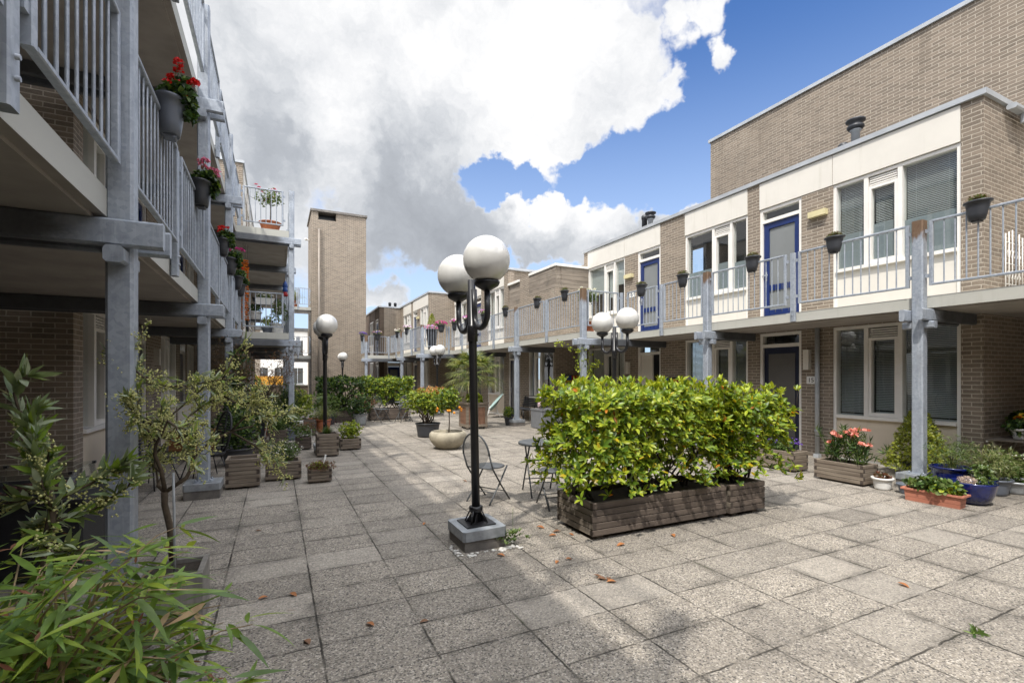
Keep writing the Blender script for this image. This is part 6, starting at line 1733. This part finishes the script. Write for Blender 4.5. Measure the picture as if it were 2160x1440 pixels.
RL = ['large dark rail pot of low heather nearest at right, before the brick corner', 'dark rail pot of low heather before the brick between blue door and big window', 'dark rail pot of low heather left of the nearest blue door', 'dark rail pot of low heather below the middle flat window', 'dark rail pot of low heather before the farther upstairs blue door']
for i, u in enumerate((2062, 1760, 1587, 1440, 1353)): rail_pot((8.27, ry(u, 8.27), ZR), r.uniform(-.1,.1), RL[i], big=.86, seed=i)
RL = ['dark rail pot before the grey boarded store, next to the rusty corner post', 'dark rail pot before the brick pier between the boarded stores', 'dark rail pot just left of the second rust topped post of the middle gallery']
for i, u in enumerate((1191, 1133, 1066)): rail_pot((6.97, ry(u, 6.97), ZR), r.uniform(-.1,.1), RL[i], big=.86, seed=10+i)
PL = ['pot of mauve petunias right of the near lamp collar', 'pot of mauve petunias half hidden behind the near lamp collar', 'pot of mauve petunias just left of the near lamp collar']
for i, u in enumerate((1021, 985, 959)): rail_pot((6.97, ry(u, 6.97), ZR), 0, PL[i], big=1.0, fol='petunia', fmat=('p_lilac','p_magenta','p_lilac','p_white'), seed=20+i, group='petunia pots on the far gallery rails')
rail_pot((6.55, 20.58, ZR-.05), R(90), 'pot of trailing deep pink petunias on the far cross railing', fol='petunia', fmat=('p_magenta','p_magenta'), seed=24, group='petunia pots on the far gallery rails')
rail_pot((5.67, ry(858, 5.67), ZR), 0, 'pot of pale mauve petunias left of the brown topped far post', fol='petunia', fmat=('p_lilac','p_white'), seed=25, group='petunia pots on the far gallery rails')
rail_pot((5.67, ry(838, 5.67), ZR), 0, 'dark pot of fading white flowers at the far rail corner', fol='petunia', fmat=('p_white','p_heather'), seed=26, group='petunia pots on the far gallery rails')
rail_pot((5.0, 27.18, ZR), R(90), 'pot of violet and yellow flowers on the farthest cross railing', fol='petunia', fmat=('p_purple','p_yellow','p_purple','p_white'), seed=27, group='petunia pots on the far gallery rails')
rail_pot((4.37, 28.3, ZR), 0, 'pot of violet flowers on the railing against the brick tower', fol='petunia', fmat=('p_purple','p_purple'), seed=28, group='petunia pots on the far gallery rails')
LL = [(350,'geranium','p_red','large grey rail pot of bright red geraniums, nearest on the left gallery','greypot',1.0), (419,'geranium','p_pink','dark rail pot of pale pink geraniums on the left gallery','anthracite',.92), (467,'geranium','p_red','dark rail pot of orange red geraniums at the second left post','anthracite',.92),
      (484,'geranium','p_magenta','dark rail pot of magenta geraniums farther along the left gallery','anthracite',.92), (499,'green','p_red','dark rail pot with one red bloom near the end of the left gallery','anthracite',.88), (508,'green',None,'farthest dark rail pot of plain green on the left gallery','anthracite',.88)]
for i, (u, f, fm, lab, mt, b) in enumerate(LL):
    y = min(14.0, ry(u, -.83)) if u < 505 else 13.9
    rail_pot((-.80, y, ZR), 0, lab, mt, b, f, fmat=fm, seed=40+i)

# ------------------------------------------------------------------ plants standing on the galleries
def standard(loc, label, mat, h, R_, fmat, r0=.16, r1=.21, ph=.28):
    t, z = potted(loc, label, r0, r1, ph, mat, 'flower pots standing on tables and galleries', 'potted_rose', 'potted rose')
    st = MB(); st.tube([(0,0,z-.02),(.01,.005,z+h*.6),(0,0,z+h)], .012, 8); mb = MB(); fl = MB()
    for i in range(10): st.tube(bent(r, (0,0,z+h-.05), (r.gauss(0,R_*.5),r.gauss(0,R_*.5),z+h+R_*r.uniform(-.1,.8)), 4, .1), .005, 5)
    blob_leaves(mb, r, (0,0,z+h+R_*.25), (R_,R_,R_*.75), 150, .055, .030, OVAL, (3,3,2), per=4, shell=.3)
    for i in range(9): fl = MB(); umbel(fl, r, Vector((r.gauss(0,R_*.6), r.gauss(0,R_*.6), z+h+R_*(.3+.7*r.random()))), .04, 11, .045); obj('flower_head', fl, M[fmat], t)
    obj('stem', st, M['bark'], t); obj('foliage', mb, M['lf_mid'], t); return t
standard((7.35, 10.55, FL1), 'white standard rose in a terracotta pot on the projecting gallery corner', 'terra', .62, .30, 'p_white')
standard((-.15, 14.62, FL2), 'pink standard rose in a terracotta pot on the top left gallery', 'terra', .62, .36, 'p_pink', .18, .26, .30)
t, z = on((6.25, 21.0, FL1), 'tall dark urn with a clipped conifer and pink petunias on the far gallery', .16, .26, .95, 'anthracite', cat='potted conifer', name='potted_conifer')
mb = MB(); fl = MB()
for i in range(500):
    zz = r.random(); R_ = .24*(1-zz)**.7; w = r.random()*6.28; rosette(mb, r, Vector((R_*math.cos(w),R_*math.sin(w),z+.1+.62*zz)), Vector((math.cos(w),math.sin(w),.6)), 4, .045, .014, SMALL, (3,2,2))
flowers(fl, r, (0,0,z+.02), (.45,.42,.24), 190, .06, 0, 5, .4, 3); obj('foliage', mb, M['lf_lime2'], t); obj('blossom', fl, [M['p_lilac'], M['p_magenta'], M['p_pink']], t)
t = thing('wall_trellis', 'white lattice trellis leaning on the brick end wall upstairs at right', 'trellis', (10.5, 3.40, FL1))
mb = MB()
for k in range(6): x = -.30+.12*k; mb.tube([(x,0,0),(x,0,1.08+.10*(1-abs(k-2.5)/2.5))], .009, 5)
for z_ in (.3,.62,.95): mb.tube([(-.30,0,z_),(.30,0,z_)], .007, 5)
for k in range(5):
    for z_ in (.45,.78):
        x = -.20+.10*k; mb.tube([(x+.035*math.cos(a*.7), .0, z_+.06*math.sin(a*.7)) for a in range(10)], .004, 4)
obj('lattice', mb, M['white'], t)
t, z = on((10.55, 3.05, FL1), 'red climbing rose in a pale trough at the foot of the white trellis', .15, .19, .26, 'whitepaint', sx=1.6)
mb = MB(); fl = MB(); blob_leaves(mb, r, (0,0,z+.22), (.34,.2,.26), 130, .05, .03, OVAL, (3,3,2), per=4)
for i in range(6): fl = MB(); umbel(fl, r, (r.gauss(0,.2), r.gauss(0,.1)-.1, z+.15+.3*r.random()), .04, 10, .045); obj('flower_head', fl, M['p_red'], t)
obj('foliage', mb, M['lf_mid'], t)
# first floor balcony beyond the jog
def box_planter(loc, label, mat, w, d, h, fmat, rz=0):
    t = thing('window_box', label, 'flower box', loc, rz, 'flower pots standing on tables and galleries')
    mb = MB(); e = .02; mb.add([(-w/2+e,-d/2+e,0),(w/2-e,-d/2+e,0),(w/2-e,d/2-e,0),(-w/2+e,d/2-e,0),(-w/2,-d/2,h),(w/2,-d/2,h),(w/2,d/2,h),(-w/2,d/2,h)], [(0,3,2,1),(4,5,6,7),(0,1,5,4),(1,2,6,5),(2,3,7,6),(3,0,4,7)]); mb.box(-w/2-.012,w/2+.012,-d/2-.012,d/2+.012,h+.001,h+.02); obj('box', mb, M[mat], t)
    mb = MB(); fl = MB(); blob_leaves(mb, r, (0,0,h+.06), (w*.5,d*.6,.07), 70, .045, .022, OVAL, (3,2,1), per=4); obj('foliage', mb, M['lf_mid'], t); flowers(fl, r, (0,0,h+.07), (w*.48,d*.6,.09), 26, .04, 0, 5); obj('blossom', fl, M[fmat], t)
box_planter((-.28, 14.95, FL1+.82), 'white flower box of white blooms hung inside the balcony rail beyond the jog', 'whitepaint', .46, .17, .16, 'p_white')
t = thing('hanging_rail_shelf', 'wire shelf that carries the white flower box on the balcony', 'shelf', (-.28, 14.95, FL1))
mb = MB(); mb.box(-.26,.26,-.10,.10,.80,.815)
for x in (-.25,.25): mb.tube([(x,0,.80),(x,0,.0)], .008, 5)
obj('shelf', mb, M['black'], t)
t = thing('balcony_table', 'low dark table with plants on the balcony beyond the jog', 'table', (-.42, 15.1, FL1), 0)
mb = MB(); mb.rbox(-.34,.34,-.25,.25,.36,.40,.01,'x'); obj('table_top', mb, M['black'], t)
for a in (-.3,.3):
    for q in (-.2,.2): lg = MB(); lg.box(a-.025,a+.025,q-.025,q+.025,0,.36); obj('leg', lg, M['black'], t)
t, z = on((-.52, 15.0, FL1+.40), 'white pot with a dark bushy plant on the low balcony table', .12, .155, .22, 'whitepaint')
mb = MB(); blob_leaves(mb, r, (0,0,z+.12), (.18,.17,.16), 150, .05, .025, OVAL, (3,3,1), per=4); obj('foliage', mb, M['lf_dark'], t)
t, z = on((.02, 14.62, FL1), 'white pot with a tall green bush at the balcony corner', .13, .165, .28, 'whitepaint')
mb = MB(); blob_leaves(mb, r, (0,.05,z+.38), (.25,.24,.42), 280, .05, .016, LANCE, (3,3,1), per=5); obj('foliage', mb, M['lf_mid'], t)
t, z = on((-.22, 14.6, FL1), 'grey pot with small white flowers on the balcony floor', .10, .13, .16, 'greypot')
mb = MB(); fl = MB(); blob_leaves(mb, r, (0,0,z+.16), (.15,.15,.22), 110, .04, .02, OVAL, (3,3,1), per=4); flowers(fl, r, (0,0,z+.18), (.15,.15,.2), 22, .03, 0, 5); obj('foliage', mb, M['lf_lime'], t); obj('blossom', fl, M['p_white'], t)
t, z = on((.05, 15.3, FL1+.62), 'white hanging pot beside the balcony post', .10, .13, .22, 'whitepaint')
mb = MB(); blob_leaves(mb, r, (0,0,z+.04), (.12,.12,.06), 50, .04, .02, OVAL, (3,3,1), per=4); obj('foliage', mb, M['lf_mid'], t)
st = MB(); st.tube([(0,.0,-.62),(0,0,0)], .012, 6); obj('stand', st, M['black'], t)
t = thing('flower_garland', 'hanging garland of bright orange blossoms beside the balcony', 'garland', (-.74, 14.55, FL1))
mb = MB()
for q in range(3):
    for k in range(26):
        umbel(mb, r, (.05*q-.05+r.gauss(0,.012), .03*q, .35+k*.062), .018, 6, .05)
obj('blossoms', mb, M['orange'], t)
st = MB()
for q in range(3): st.tube([(.05*q-.05,.03*q,.3),(.05*q-.05,.03*q,2.35)], .003, 4)
obj('cord', st, M['stem_dark'], t)
t = thing('wind_spinner', 'blue and red wind spinner hanging at the balcony post', 'wind spinner', (.22, 14.75, FL1))
for k, (m_, z0) in enumerate((('panelblue',1.18),('red',1.06),('panelblue',1.3))):
    mb = MB(); mb.lathe([(.004,z0+.2),(.05,z0+.12),(.075,z0+.02),(.05,z0),(.004,z0)], 8, (0,.01*k,0)); obj('cone', mb, M[m_], t)
mb = MB(); mb.tube([(0,0,1.2),(0,0,2.36)], .003, 4); obj('cord', mb, M['stem_dark'], t)
t, z = on((.95, 29.55, FL2), 'terracotta pot with a pale arching plant on the upper footbridge', .15, .22, .34, 'terra')
mb = MB(); blades(mb, r, (0,0,z), 160, .75, .55, .03, (2,4,1), .8); obj('foliage', mb, M['lf_grass'], t)
t, z = on((.62, 29.5, FL1), 'bushy green plant on the lower footbridge', .18, .22, .3, 'anthracite')
mb = MB(); blob_leaves(mb, r, (0,0,z+.5), (.42,.36,.62), 330, .07, .03, OVAL, (3,3,1), per=5, shell=.25); obj('foliage', mb, M['lf_mid'], t)
# wall lamps, awning and the like beyond
t = thing('market_awning', 'orange awning on dark posts seen under the left gallery', 'awning', (-.7, 37.5, 0))
mb = MB(); mb.box(-1.7,1.7,-.6,.6,1.55,1.60); mb.box(-1.7,1.7,-.61,-.59,.95,1.55); obj('canopy', mb, M['orangecloth'] if 'orangecloth' in M else M.setdefault('orangecloth', simple('amber_canvas', (.72,.36,.05), .8, .15, 3.)), t)
for x in (-1.6,1.6): mb = MB(); mb.box(x-.03,x+.03,.5,.56,0,1.55); obj('post', mb, M['black'], t)
t = thing('low_wall', 'low dark brick wall closing the courtyard under the left gallery', 'wall', (-.5, 36.2, 0))
mb = MB(); mb.box(-3.5,3.4,36.2,36.45,0,.92); world_part('wall', mb, M['brick_dk'], t)
mb = MB(); mb.box(-3.52,3.42,36.15,36.5,.922,1.0); world_part('coping', mb, M['concrete'], t); t['kind'] = 'thing'
